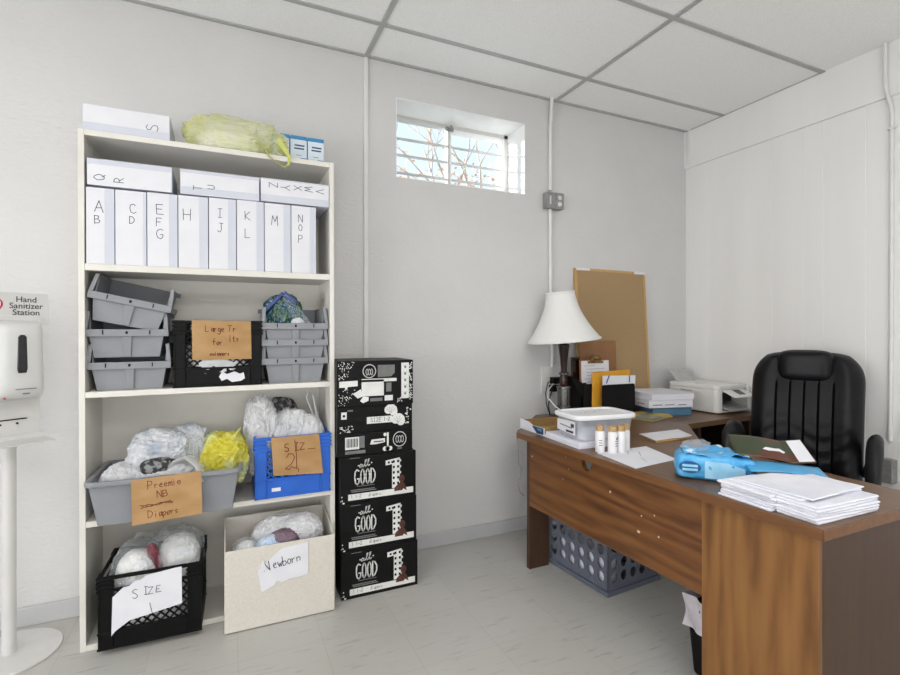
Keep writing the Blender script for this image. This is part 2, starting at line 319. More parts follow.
def strokes(text, x, z, h, ang=0, jit=.0):
    out = []; cx = 0; ca, sa = math.cos(R(ang)), math.sin(R(ang))
    for ch in text:
        if ch == ' ': cx += .45; continue
        for st in FONT[ch].split(';'):
            pts = [tuple(map(float, p.split(','))) for p in st.split()]
            pts = [((cx+a + random.uniform(-jit,jit))*h, (b + random.uniform(-jit,jit))*h) for a,b in pts]
            out.append([(x+a*ca-b*sa, z+a*sa+b*ca) for a,b in pts])
        cx += .5 if ch in NARROW else .78
    return out
def ink(mb, sts, w, y, mat=0, fn=None):
    g = fn or (lambda a,b: (a, y, b))
    for st in sts:
        for (a,b),(c,d) in zip(st, st[1:]):
            l = math.hypot(c-a, d-b)
            if l < 1e-6: continue
            ux, uz = (c-a)/l, (d-b)/l; e = w*.35
            a -= ux*e; b -= uz*e; c += ux*e; d += uz*e; nx, nz = -uz*w/2, ux*w/2
            mb.add([g(a-nx,b-nz), g(c-nx,d-nz), g(c+nx,d+nz), g(a+nx,b+nz)], [(0,1,2,3)], mat)
def disc(mb, x, z, r, y, mat=0, n=14, sx=1, sz=1, ang=0):
    ca, sa = math.cos(R(ang)), math.sin(R(ang)); p = []
    for k in range(n):
        t = 2*math.pi*k/n; a = r*sx*math.cos(t); b = r*sz*math.sin(t); p.append((x+a*ca-b*sa, y, z+a*sa+b*ca))
    mb.add(p, [tuple(range(n))], mat)
def flat(mb, poly, y, mat=0):
    mb.add([(a,y,b) for a,b in poly], [tuple(range(len(poly)))], mat)
def rect(mb, x0, x1, z0, z1, y, mat=0):
    flat(mb, [(x0,z0),(x1,z0),(x1,z1),(x0,z1)], y, mat)

# ------------------------------------------------------------------ the room
FRONT = -2.6; LEFT = -4.2
m = MB(); m.box(LEFT,RIGHT,FRONT,BACK,-.1,0); structure(m.build('floor', M['floor']))
m = MB(); m.box(LEFT-.1,RIGHT+.1,FRONT-.1,BACK+.3,CEIL,CEIL+.1); structure(m.build('ceiling', M['tile']))
W0, W1, WZ0, WZ1 = .849, 1.68, 2.055, 2.49
m = MB()
m.box(LEFT-.1,W0,BACK,BACK+.3,-.1,CEIL); m.box(W1,RIGHT+.1,BACK,BACK+.3,-.1,CEIL)
m.box(W0,W1,BACK,BACK+.3,-.1,WZ0); m.box(W0,W1,BACK,BACK+.3,WZ1,CEIL)
structure(m.build('wall_back', M['wall']))
m = MB(); T = .004     # white lining of the deep window recess
m.box(W0-.0,W0+T,BACK-.001,BACK+.2,WZ0,WZ1); m.box(W1-T,W1,BACK-.001,BACK+.2,WZ0,WZ1)
m.box(W0+T,W1-T,BACK-.001,BACK+.2,WZ1-T,WZ1); m.box(W0+T,W1-T,BACK-.001,BACK+.2,WZ0,WZ0+T)
structure(m.build('trim_1', M['reveal']))
# panelled right wall: sheet with narrow vertical grooves
m = MB(); ys = [BACK]; g = []
y = BACK-.16
for y in (2.41,1.95,1.77,1.667,1.461,1.25,1.16,.9,.6,.5,.2,-.1,-.4,-.5,-.8,-1.2,-1.3,-1.7,-2.1): g.append(y)
prof = [(BACK+.0, 0)]
for q in g: prof += [(q+.003,0),(q+.0012,.0018),(q-.0012,.0018),(q-.003,0)]
prof += [(FRONT,0)]
vs = [(RIGHT+d, yy, 0) for yy,d in prof] + [(RIGHT+d, yy, 2.406) for yy,d in prof]; n = len(prof)
m.add(vs, [(i,i+1,i+1+n,i+n) for i in range(n-1)])
m.box(RIGHT+.004,RIGHT+.1,FRONT,BACK,-.1,CEIL)
m.box(RIGHT-.006,RIGHT+.004,FRONT,BACK,2.406,CEIL)
structure(m.build('wall_right', M['panel_wall']))
m = MB(); m.box(RIGHT-.02,RIGHT,BACK-.012,BACK,2.406,CEIL-.004); m.box(RIGHT-.016,RIGHT-.006,BACK-.05,BACK-.03,2.43,CEIL-.004)
m.box(RIGHT-.012,RIGHT-.003,FRONT,BACK-.001,2.400,2.412)
structure(m.build('trim_2', M['panel_wall']))
m = MB(); m.box(LEFT-.1,LEFT,FRONT,BACK,-.1,CEIL); structure(m.build('wall_left', M['wall']))
m = MB(); m.box(LEFT-.1,RIGHT+.1,FRONT-.1,FRONT,-.1,CEIL); structure(m.build('wall_front', M['wall']))
m = MB(); m.box(LEFT,RIGHT,BACK-.013,BACK-.0005,.0,.08); structure(m.build('baseboard_back', M['base'], bevel=.004))
m = MB(); m.box(RIGHT-.013,RIGHT-.0005,FRONT,BACK-.013,0,.08); structure(m.build('baseboard_right', M['base'], bevel=.004))
# suspended ceiling grid
m = MB(); gy = BACK-.305; t = .012
yy = gy
while yy > FRONT: m.box(LEFT,RIGHT,yy-t,yy+t,CEIL-.006,CEIL+.001); yy -= .6096
xx = .6818-1.2192*2
while xx < RIGHT: m.box(xx-t,xx+t,FRONT,BACK,CEIL-.0055,CEIL+.001); xx += 1.2192
m.box(LEFT,RIGHT,BACK-.022,BACK,CEIL-.0065,CEIL+.001); m.box(RIGHT-.012,RIGHT,BACK-.9,BACK,CEIL-.005,CEIL+.001)
structure(m.build('trim_3', M['tbar']))

# window in the recess: two sashes, glazing bars across, pane
win = MB(); fy0, fy1 = BACK+.2, BACK+.235
win.box(W0,W1,fy0,fy1,WZ1-.028,WZ1); win.box(W0,W1,fy0,fy1,WZ0,WZ0+.03)
win.box(W0,W0+.03,fy0,fy1,WZ0,WZ1); win.box(W1-.03,W1,fy0,fy1,WZ0,WZ1)
window = structure(win.build('window_1', M['frame_win'], bevel=.003))
a = MB(); a.box(1.243,1.256,fy0-.012,fy1,WZ0+.02,WZ1-.02); a.build('mullion', M['frame_win'], window, bevel=.003)
a = MB()
for z in (2.358,2.26,2.155): a.box(W0+.02,W1-.02,fy0+.012,fy1-.008,z-.006,z+.006)
a.build('glazing_bars', M['frame_win'], window)
a = MB(); a.box(1.2565,1.272,fy0-.004,fy1,WZ0+.03,WZ1-.028); a.box(1.628,1.65,fy0-.004,fy1,WZ0+.03,WZ1-.028); a.box(1.272,1.628,fy0-.004,fy1,WZ1-.05,WZ1-.028); a.box(1.272,1.628,fy0-.004,fy1,WZ0+.03,WZ0+.05)
a.build('sash', M['reveal'], window, bevel=.003)
a = MB(); a.box(1.225,1.275,fy0-.03,fy0-.012,WZ1-.05,WZ1-.028); a.cyl((1.25,fy0-.03,WZ1-.035),(1.25,fy0-.045,WZ1-.035),.012); a.build('latch', M['steel'], window)
a = MB(); a.box(W0+.02,W1-.02,fy1-.006,fy1-.003,WZ0+.02,WZ1-.02); a.build('pane', M['glass'], window)

# outdoors: ground at street level and one autumn tree
m = MB(); m.box(-20,30,BACK+.3,40,1.8,1.95); structure(m.build('ground', M['soil']))
tree = thing('tree', 'half bare autumn tree with orange leaves outside the high window', 'tree', (3.9,7.2,1.95))
random.seed(11)
tr = MB(); lf = MB()
def branch(p, d, l, r, depth):
    pts = [Vector(p)]; dd = Vector(d).normalized()
    for i in range(4):
        dd = (dd + Vector((random.uniform(-.16,.16),random.uniform(-.16,.16),random.uniform(-.08,.14)))).normalized(); pts.append(pts[-1]+dd*l/4)
    tr.tube(pts, [r*(1-.12*i) for i in range(5)], 6)
    if depth == 0 or r < .006:
        for k in range(3):
            c = pts[random.randint(1,4)] + Vector([random.uniform(-.12,.12) for _ in range(3)])
            a = Vector([random.uniform(-1,1) for _ in range(3)]).normalized()*.035; b = Vector([random.uniform(-1,1) for _ in range(3)]).normalized()*.035
            if c.z < 2.25 or random.random() < .25: lf.add([c-a, c+b, c+a, c-b], [(0,1,2,3)])
        return
    for k in range(2 if depth > 2 else 3):
        q = pts[random.randint(2,4)]
        e = (dd + Vector((random.uniform(-.9,.9),random.uniform(-.7,.7),random.uniform(-.1,.6)))).normalized()
        branch(q, e, l*random.uniform(.6,.85), r*.55, depth-1)
branch((0,0,0),(0,0,1),1.2,.07,0)
for d in ((-.9,.1,1),(-.5,-.2,1.2),(-.1,.2,1.3),(.5,0,1),(-1.2,0,.7),(-.7,.3,.6)): branch((0,0,.9),d,1.15,.032,4)
for k in range(1300):
    c = Vector((random.gauss(-.5,.75),random.uniform(-.5,.5),random.uniform(1.0,2.0)-abs(random.gauss(0,.3))))
    a = Vector([random.uniform(-1,1) for _ in range(3)]).normalized()*.028; b = Vector([random.uniform(-1,1) for _ in range(3)]).normalized()*.028
    lf.add([c-a, c+b, c+a, c-b], [(0,1,2,3)])
tr.build('trunk', M['bark'], tree, smooth=60); lf.build('foliage', M['leaf'], tree)

# conduits, junction box, outlets
c = thing('conduit_pipe', 'white conduit pipe down the wall between window and corkboard', 'conduit', (1.858,BACK,0))
m = MB(); m.tube([(.0,-.03,CEIL-.001),(0,-.03,2.62),(0,-.022,2.55),(0,-.014,2.5),(0,-.014,2.1)], .0115, 12); m.build('upper_pipe', M['pipe'], c, smooth=50)
m = MB(); m.tube([(.0,-.014,1.98),(0,-.014,1.5),(.008,-.014,1.2),(.015,-.014,1.1),(.012,-.014,.99)], .0115, 12); m.build('lower_pipe', M['pipe'], c, smooth=50)
j = thing('junction_box', 'grey metal switch and outlet box on the conduit beside the window', 'junction box', (1.874,BACK,2.03))
m = MB(); m.box(-.066,.066,-.042,0,-.05,.05); m.build('box_body', M['steel'], j, bevel=.006)
m = MB(); m.box(-.066,-.005,-.0455,-.0415,-.05,.05); m.box(.0,.066,-.0455,-.0415,-.05,.05); m.build('cover_plate', M['steel'], j, bevel=.002)
m = MB(); m.box(-.044,-.034,-.052,-.045,-.026,.026); m.build('switch', M['outlet'], j, bevel=.002)
m = MB()
for z in (.02,-.02): m.prism([(.033+.015*math.cos(t*math.pi/6), z+.0145*math.sin(t*math.pi/6)) for t in range(12)], -.048, -.045, 'xz')
m.build('socket', M['outlet'], j)
m = MB(); m.box(.669,.692,BACK-.012,BACK-.0005,.08,CEIL-.007); tag(m.build('cable_raceway', M['pipe'], bevel=.003), 'thin white cable raceway running down the wall behind the black cartons', 'raceway')
o = thing('wall_outlet', 'white outlet plate with plugs behind the lamp', 'outlet', (1.835,BACK,.91))
m = MB(); m.box(-.04,.04,-.008,0,-.085,.085); m.build('plate', M['outlet'], o, bevel=.003)
m = MB(); m.box(-.02,.02,-.012,-.008,.01,.04); m.box(-.02,.02,-.012,-.008,-.04,-.01); m.build('socket', M['outlet'], o, bevel=.003)
p = thing('power_adapter', 'black plug-in adapter and cords in the outlet behind the lamp', 'adapter', (1.865,BACK,.9))
m = MB(); m.box(-.012,.065,-.055,-.013,-.012,.028); m.box(-.02,.03,-.06,-.013,-.06,-.02); m.build('adapter_body', M['black'], p, bevel=.004)
m = MB(); m.tube([(-.01,-.045,-.04),(-.04,-.06,-.08),(-.055,-.06,-.14),(-.05,-.07,-.197)], .004, 8); m.tube([(-.012,-.045,.01),(-.05,-.05,0),(-.075,-.06,-.06),(-.07,-.06,-.13),(-.055,-.075,-.198)], .003, 8); m.build('cord', M['cable'], p, smooth=60)
c = thing('conduit_pipe', 'white conduit pipe with an offset bend on the panelled wall by the chair', 'conduit', (RIGHT,1.345,0))
m = MB(); m.tube([(-.025,.022,CEIL-.001),(-.025,.022,2.5),(-.023,.02,2.44),(-.012,.002,2.34),(-.011,.0,2.28),(-.011,.003,1.2),(-.011,.008,.66)], .0095, 12); m.build('pipe', M['pipe'], c, smooth=50)
m = MB()
m.box(-.022,0,-.018,.018,2.232,2.244)
m.build('strap', M['pipe'], c, bevel=.002)
j = thing('wall_outlet', 'grey metal surface outlet box low on the panelled wall beside the chair', 'outlet', (RIGHT,1.365,.51))
m = MB(); m.box(-.045,0,-.04,.04,-.06,.06); m.build('box_body', M['steel'], j, bevel=.006)
m = MB(); m.box(-.049,-.045,-.036,.036,-.055,.055); m.build('cover_plate', M['steel'], j, bevel=.002)

# ------------------------------------------------------------------ bookcase
SX0, SX1, SF, SB = -.497, .458, 2.269, 2.560
shelf = thing('bookcase', 'tall white open bookcase full of boxes and bins against the wall', 'bookcase', (0,0,0))
m = MB(); m.box(SX0,SX0+.02,SF,SB,0,1.975); m.build('side_panel', M['white_board'], shelf, bevel=.0015)
m = MB(); m.box(SX1-.02,SX1,SF,SB,0,1.975); m.build('side_panel', M['white_board'], shelf, bevel=.0015)
m = MB(); m.box(SX0+.02,SX1-.02,SB-.006,SB,.02,1.955); m.build('back_panel', M['white_board'], shelf)
m = MB(); m.box(SX0+.0201,SX1-.0201,SF+.0005,SB-.006,1.953,1.975); m.build('top_panel', M['white_board'], shelf, bevel=.0015)
SHELF = [.022, .489, .980, 1.468]
for z, t in zip(SHELF, (.022,.022,.022,.026)):
    m = MB(); m.box(SX0+.0201,SX1-.0201,SF+.0005,SB-.006,z-t,z); m.build('shelf', M['white_board'], shelf, bevel=.0015)

# white card file boxes with handwritten spines
def file_box(label, x0, x1, z0, z1, y0, depth, letters, lying=None, frac=.76, group=None):
    t = thing('file_box', label, 'file box', ((x0+x1)/2, y0, z0), 0, group)
    w = x1-x0-.0025; h = z1-z0-.001
    m = MB(); m.box(-w/2,w/2,0,depth,0,h); m.build('carton', M['white_box'], t, bevel=.002)
    m = MB()
    if not lying: a = (-w/2+.001, -w/2+w*frac, .001, h-.002)
    else: a = (-w/2+.002, w/2-.002, h*lying[0], h*lying[1])
    m.box(a[0],a[1],-.0008,0,a[2],a[3]); lab = m.build('spine_label', M['paper'], t)
    m = MB()
    for tx, x, z, hh, ang in letters: ink(m, strokes(tx, -w/2+x*w, z*h, hh, ang, .03), .0024, -.0013)
    m.build('lettering', M['ink'], lab)
    return t
Y0 = 2.272
bx = [-.474,-.381,-.275,-.167,-.056,.050,.160,.271,.380]
spec = [('a b','white upright file box marked A and B, beside the bookcase side panel',[('A',.3,.68,.044,0),('B',.3,.53,.03,0)],.66,1.76),
 ('c d','white upright file box marked C and D',[('C',.46,.70,.036,0),('D',.46,.56,.028,0)],.9,1.760),
 ('','white upright file box marked E, F and G',[('E',.3,.71,.04,0),('F',.3,.55,.032,0),('G',.3,.38,.038,0)],.72,1.762),
 ('','white upright file box marked with a single H',[('H',.17,.66,.045,0)],.7,1.763),
 ('','white upright file box marked I and J',[('I',.3,.73,.036,0),('J',.3,.52,.038,0)],.7,1.765),
 ('','white upright file box marked K and L',[('K',.3,.72,.036,0),('L',.3,.47,.038,0)],.72,1.767),
 ('','white upright file box marked with a single M',[('M',.27,.68,.042,0)],.72,1.766),
 ('','white upright file box marked N, O and P',[('N',.28,.76,.032,0),('O',.28,.63,.027,0),('P',.28,.45,.034,0)],.74,1.766)]
for k, (_, lab, let, fr, top) in enumerate(spec):
    file_box(lab, bx[k], bx[k+1], 1.468, top, Y0, .235, let, None, fr, 'white file boxes on the bookcase')
GB = 'white file boxes on the bookcase'
file_box('white file box marked Q and R lying across the upright boxes', -.471,-.186,1.768,1.870,Y0,.235,[('Q',.2,.2,.034,90),('R',.42,.18,.032,90)],(.0,.78),1,GB)
file_box('white file box marked T and U lying across the upright boxes', -.160,.142,1.768,1.870,Y0,.235,[('T',.26,.2,.03,90),('U',.42,.3,.026,90)],(.3,.86),1,GB)
file_box('white file box marked V to Z lying across the upright boxes', .145,.437,1.7705,1.872,Y0-.004,.235,[('Z',.12,.82,.034,-90),('Y',.28,.78,.038,-90),('X',.47,.80,.034,-90),('W',.63,.82,.034,-90),('V',.8,.76,.034,-90)],(.3,.93),1,GB)
file_box('white file box marked S lying on top of the bookcase', -.483,-.193,1.9752,2.074,Y0,.245,[('S',.86,.3,.042,90)],(.3,.98),1,GB)

# three small blue and white medicine boxes on top
for k,(x,ly) in enumerate(((.2,'blue and white medicine box half hidden behind the yellow bag'),(.277,'blue and white medicine box in the middle of the three on the bookcase'),(.354,'blue and white medicine box nearest the end of the bookcase top'))):
    t = thing('medicine_box', ly, 'medicine box', (x+.0375, 2.35, 1.9752), 0, 'blue medicine boxes on the bookcase')
    m = MB(); m.box(-.0368,.0368,0,.1,0,.130); b = m.build('carton', [M['medblue']], t, bevel=.0015)
    m = MB(); rect(m,-.036,.036,.03,.112,-.0006,0); flat(m,[(-.034,.012),(-.01,.018),(.012,.03),(.034,.03),(.034,.04),(-.034,.04)],-.0008,0)
    rect(m,-.018,.026,.082,.089,-.001,1); rect(m,-.02,.024,.068,.075,-.001,1); rect(m,-.012,.012,.04,.0425,-.001,2)
    m.build('printing', [M['medpale'],M['navy'],M['greyprint']], b)

# ------------------------------------------------------------------ soft things
def bag(mb, c, size, seed, amp=.16, mat=0, sub=6, flatten=True, power=.75, fr=2.2):
    bm = bmesh.new(); bmesh.ops.create_icosphere(bm, subdivisions=sub, radius=1)
    off = Vector((seed*3.1, seed*1.7, seed*2.3)); vs = []
    for v in bm.verts:
        d = v.co.normalized()
        q = Vector([math.copysign(abs(a)**power, a) for a in d])
        n1 = noise.noise(d*fr*.8+off); n2 = 1-2*abs(noise.noise(d*fr*1.6+off*1.3)); n3 = 1-2*abs(noise.noise(d*fr*3.7+off*.7)); n4 = 1-2*abs(noise.noise(d*fr*7.5+off*.9)); n5 = noise.noise(d*fr*14+off)
        q = q*(1 + amp*(1.0*n1 + .5*n2 + .42*n3 + .26*n4 + .1*n5))
        p = Vector((q.x*size[0]/2, q.y*size[1]/2, q.z*size[2]/2))
        if flatten: p.z = max(p.z, -size[2]*.42)
        vs.append(p + Vector(c))
    mb.add(vs, [tuple(v.index for v in f.verts) for f in bm.faces], mat); bm.free()
def soft(name, label, cat, loc, size, mat, seed, amp=.16, rz=0, ry=0, group=None, handle=None, hmat=None, part='bag_body', power=.75, fr=2.2):
    t = thing(name, label, cat, loc, rz, group); t.rotation_euler.y = R(ry)
    m = MB(); bag(m, (0,0,size[2]*.42), size, seed, amp, power=power, fr=fr); m.build(part, mat, t, smooth=70)
    for h in handle or []:
        m = MB(); m.tube(h[0], h[1], 8, flat=.25); m.build('handle', hmat or mat, t, smooth=70)
    return t

soft('plastic_bag','crumpled see-through pale yellow bag lying on the bookcase top','plastic bag',(.052,2.322,1.9755),(.35,.10,.15),M['palebag'],5,.2,0,
     handle=[([(.08,-.035,.05),(.115,-.052,.02),(.125,-.062,-.01),(.16,-.063,-.036),(.19,-.063,-.050),(.207,-.063,-.038),(.212,-.061,-.005),(.2,-.05,.02),(.165,-.03,.08)],[.02,.015,.009,.008,.009,.007,.007,.009,.016]),
             ([(.16,-.0635,-.038),(.19,-.0635,-.054),(.2,-.0635,-.064)],[.005,.006,.003])],hmat=M['yellowrim'])
t = thing('folded_cloth','pale folded contents inside the see-through yellow bag','cloth',(.03,2.325,1.976)); m = MB(); bag(m,(0,0,.04),(.22,.055,.085),9,.15,sub=4); m.build('cloth_body',M['diaper'],t,smooth=60)

# ------------------------------------------------------------------ grey stacking trays
def make_tray(label, loc, group, ry=0):
    t = thing('storage_tray', label, 'storage tray', loc, 0, group); t.rotation_euler.y = R(ry)
    b = .110; a = .124; d = .24; h = .082; hb = .180; w = .004
    m = MB()
    m.frustum(-b,b,.012,d-.012,0,-b,b,.012,d-.012,.004)
    m.hexa([(-b,.010,0),(b,.010,0),(b,.014,0),(-b,.014,0)],[(-a,0,h),(a,0,h),(a,w,h),(-a,w,h)])
    m.hexa([(-b,d-.014,0),(b,d-.014,0),(b,d-.010,0),(-b,d-.010,0)],[(-a-.004,d-w,hb),(a+.004,d-w,hb),(a+.004,d,hb),(-a-.004,d,hb)])
    for s in (-1,1):
        m.hexa([(s*b,.012,0),(s*(b-w),.012,0),(s*(b-w),d-.012,0),(s*b,d-.012,0)],[(s*a,0,h),(s*(a-w),0,h),(s*(a-w),d,h),(s*a,d,h)])
        m.hexa([(s*a,.0,h),(s*(a-w),.0,h),(s*(a-w),d,h),(s*a,d,h)],[(s*(a+.004),.03,hb),(s*a,.03,hb),(s*a,d,hb),(s*(a+.004),d,hb)])
    m.build('tray_body', M['tray'], t, bevel=.001)
    m = MB(); m.box(-.143,.143,-.012,0,h,h+.028); m.box(-.143,-.128,0,d,h,h+.024); m.box(.128,.143,0,d,h,h+.024); m.box(-.143,.143,d,d+.01,hb-.02,hb)
    m.frustum(-.143,-.128,-.010,.002,h+.028,-.136,-.122,.006,.03,hb); m.frustum(.128,.143,-.010,.002,h+.028,.122,.136,.006,.03,hb)
    m.build('rim', M['tray'], t, bevel=.002)
    m = MB(); m.hexa([(-.012,.002,.002),(.012,.002,.002),(.012,.014,.002),(-.012,.014,.002)],[(-.016,-.008,h),(.016,-.008,h),(.016,.002,h),(-.016,.002,h)])
    m.build('centre_rib', M['tray'], t, bevel=.002)
    m = MB()
    for x in (-.078,.078): m.box(x-.002,x+.002,-.0132,-.011,h+.008,h+.024)
    m.box(-.004,.004,-.0132,-.011,h+.010,h+.020); m.build('slot', M['black'], t)
    return t
GL = 'grey trays stacked beside the bookcase side panel'; GRs = 'grey trays nested beside the black crate'
make_tray('bottom grey tray in the loose stack next to the black crate', (-.338,2.30,.9805), GL)
make_tray('second grey tray of the loose stack, sitting level above the bottom one', (-.346,2.297,1.1085), GL)
make_tray('tilted grey tray on top of the loose stack', (-.352,2.292,1.232), GL, 12)
make_tray('lowest grey tray of the neat nested stack', (.291,2.30,.9805), GRs)
make_tray('middle grey tray of the neat nested stack', (.291,2.298,1.0625), GRs)
make_tray('top grey tray of the nested stack holding a bag of green wrappers', (.291,2.296,1.136), GRs)
t = thing('zip_bag','clear zip bag of shiny green wrappers standing in the top nested tray','zip bag',(.248,2.38,1.16),0)
m = MB(); bag(m,(0,-.005,.115),(.15,.085,.19),3,.14,flatten=False); m.build('wrappers',M['greenfoil'],t,smooth=60)
m = MB(); m.prism([(.045,0),(.15,.0),(.14,.06),(.08,.14),(.0,.225),(-.01,.2),(.03,.12)],-.06,-.05); m.prism([(-.085,0),(.14,.0),(.135,.085),(.075,.15),(-.005,.225),(-.06,.175),(-.1,.12)],.045,.05); m.build('pouch',M['zipbag'],t,bevel=.006)
m = MB(); m.bar((-.085,-.052,.14),(-.005,-.052,.222),.016,.012); m.bar((-.005,-.052,.222),(.05,-.052,.175),.024,.012); m.build('zip_strip',M['zip'],t,bevel=.003)
soft('tissue','small white tissue at the rim of the top nested tray','tissue',(.305,2.335,1.222),(.045,.04,.045),M['paper'],8,.25)

# ------------------------------------------------------------------ milk crates
def lattice(m, axis, fixed, a0, a1, z0, z1, nx, w=.007, t=.005):
    step = (a1-a0)/nx; H = z1-z0
    pt = lambda a,z: (a,fixed,z) if axis == 'x' else (fixed,a,z)
    up = (0,1,0) if axis == 'x' else (1,0,0)
    def clip(p, q):
        (x0,y0),(x1,y1) = p,q; t0,t1 = 0,1
        for pp,qq in ((-(x1-x0),x0-a0),((x1-x0),a1-x0),(-(y1-y0),y0-z0),((y1-y0),z1-y0)):
            if abs(pp) < 1e-9:
                if qq < 0: return None
                continue
            r = qq/pp
            if pp < 0: t0 = max(t0,r)
            else: t1 = min(t1,r)
        return None if t1-t0 < .02 else ((x0+t0*(x1-x0),y0+t0*(y1-y0)),(x0+t1*(x1-x0),y0+t1*(y1-y0)))
    n = int(H/step)+2
    for k in range(-n, nx+n):
        for s in (1,-1):
            x = a0+k*step; c = clip((x, z0),(x+s*n*step, z0+n*step))
            if c: m.bar(pt(*c[0]),pt(*c[1]),w,t,up)
def milk_crate(name, label, loc, rz, w, d, h, mat, group=None, side=.045, low=.075, high=.055, nx=8):
    t = thing(name, label, 'crate', loc, rz, group); m = MB(); T = .009
    m.box(-w/2,w/2,-d/2,d/2,0,.006)
    for f in (-1,1):
        y0,y1 = sorted((f*d/2, f*(d/2-T)))
        m.box(-w/2,-w/2+side,y0,y1,.006,h); m.box(w/2-side,w/2,y0,y1,.006,h); m.box(-w/2+side,w/2-side,y0,y1,.006,low)
        m.box(-w/2+side,w/2-side,y0,y1,h-.014,h); m.box(-w/2+side,w/2-side,y0,y1,h-high,h-high+.012)
        lattice(m,'x',f*(d/2-T/2),-w/2+side,w/2-side,low,h-high,nx)
        x0,x1 = sorted((f*w/2, f*(w/2-T)))
        m.box(x0,x1,-d/2+T,-d/2+side,.006,h); m.box(x0,x1,d/2-side,d/2-T,.006,h); m.box(x0,x1,-d/2+side,d/2-side,.006,low)
        m.box(x0,x1,-d/2+side,d/2-side,h-.014,h); m.box(x0,x1,-d/2+side,d/2-side,h-high,h-high+.012)
        lattice(m,'y',f*(w/2-T/2),-d/2+side,d/2-side,low,h-high,nx)
    m.build('crate_body', mat, t, bevel=.0015, seg=1)
    m = MB()     # reinforcing ribs at rim and corners
    for z in (h-.006,h-.022,h-.038,h-.054):
        for f in (-1,1):
            y0,y1 = sorted((f*(d/2-.001), f*(d/2+.005)))
            m.box(-w/2-.004,-w/2+side+.004,y0,y1,z-.004,z+.004); m.box(w/2-side-.004,w/2+.004,y0,y1,z-.004,z+.004)
            x0,x1 = sorted((f*(w/2-.001), f*(w/2+.005)))
            m.box(x0,x1,-d/2-.004,-d/2+side+.004,z-.004,z+.004); m.box(x0,x1,d/2-side-.004,d/2+.004,z-.004,z+.004)
    for f in (-1,1):
        y0,y1 = sorted((f*(d/2-.001), f*(d/2+.003)))
        m.box(-w/2-.002,w/2+.002,y0,y1,low-.012,low-.004); m.box(-w/2-.002,w/2+.002,y0,y1,.0,.008)
        for x in (-w/2+.004,-w/2+side-.004,w/2-side+.004,w/2-.004): m.box(x-.003,x+.003,y0,y1,0,h-.06)
    m.build('ribs', mat, t, bevel=.001, seg=1)
    return t
def sign(parent, poly, y, mat, lines, inkmat, name='cardboard_sign', w=.0026, tilt=0, extra=None):
    m = MB(); m.prism(poly, y-.003, y, 'xz'); s = m.build(name, mat, parent)
    m = MB()
    for tx,x,z,h,a in lines: ink(m, strokes(tx,x,z,h,a,.05), w, y-.0036)
    for st in extra or []: ink(m, [st], w, y-.0036)
    m.build('lettering', inkmat, s); return s

c = milk_crate('milk_crate','black plastic crate with a cardboard sign between the grey trays',(-.019,2.415,.9805),0,.334,.275,.274,M['black'],None,.045,.085,.05,9)
sign(c,[(-.098,.112),(.126,.112),(.124,.272),(-.1,.275)],-.143,M['card'],[('Large Tr',-.05,.228,.026,0),('for',-.022,.172,.026,0),('lts',.04,.186,.026,2),('swimmers',-.034,.128,.019,0)],M['redink'])
m = MB(); m.prism([(.0,.04),(.01,.022),(.03,.03),(.05,.016),(.085,.02),(.1,.03),(.095,.055),(.08,.05),(.06,.06),(.03,.05),(.012,.062)],-.1412,-.138); m.build('torn_label',M['paper'],c)
soft('plastic_bag','white bag inside the black crate, seen through its lattice','plastic bag',(-.02,2.405,.9875),(.3,.245,.2),M['bag'],12,.08)

# long grey tub
tub = thing('bus_tub','long grey plastic tub of bags sticking out over the shelf edge','tub',(-.196,2.3475,.4895),-1.2)
m = MB(); w0,w1,d0,d1,h,T = .228,.255,.15,.17,.165,.005
for s in (-1,1):
    m.hexa([(-w0,s*d0,0),(w0,s*d0,0),(w0,s*(d0-T),0),(-w0,s*(d0-T),0)],[(-w1,s*d1,h),(w1,s*d1,h),(w1,s*(d1-T),h),(-w1,s*(d1-T),h)])
    m.hexa([(s*w0,-d0,0),(s*w0,d0,0),(s*(w0-T),d0,0),(s*(w0-T),-d0,0)],[(s*w1,-d1,h),(s*w1,d1,h),(s*(w1-T),d1,h),(s*(w1-T),-d1,h)])
m.box(-w0,w0,-d0,d0,0,.005); m.build('tub_body',M['tub'],tub,bevel=.004,seg=3)
m = MB(); q = .014
def ring(m, a, b, z0, z1, a2, b2, r, n=6):
    def loop(A,B,rr): return [(sx*(A-rr)+rr*math.cos(t), sy*(B-rr)+rr*math.sin(t)) for sx,sy,t0 in ((1,1,0),(-1,1,90),(-1,-1,180),(1,-1,270)) for t in [R(t0+90*i/n) for i in range(n+1)]]
    o = loop(a,b,r); i = loop(a2,b2,max(r-(a-a2),.004)); k = len(o)
    vs = [(x,y,z0) for x,y in o]+[(x,y,z1) for x,y in o]+[(x,y,z1) for x,y in i]+[(x,y,z0) for x,y in i]
    fs = [(A*k+j, A*k+(j+1)%k, ((A+1)%4)*k+(j+1)%k, ((A+1)%4)*k+j) for A in range(4) for j in range(k)]
    m.add(vs, fs)
ring(m, w1+q, d1+q, h-.014, h+.004, w1-.004, d1-.004, .035); m.build('rim',M['tub'],tub,bevel=.004,seg=3)
sign(tub,[(-.112,-.002),(.122,.010),(.118,.176),(-.116,.166)],-.1865,M['card'],[('Preemie',-.062,.128,.03,3),('NB',-.03,.092,.025,3),('Diapers',-.06,.02,.027,3)],M['redink'],
     extra=[[(-.082,.063),(-.06,.071),(-.03,.064),(0,.074),(.022,.070)],[(-.088,.07),(-.05,.062),(-.02,.073),(.02,.066)],[(-.085,.058),(-.03,.069),(.015,.076)]])
TB = .497
soft('plastic_bag','white and pale grey bag heaped highest in the grey tub','plastic bag',(-.25,2.37,.60),(.215,.18,.205),M['bluebag'],21,.15,0,6)
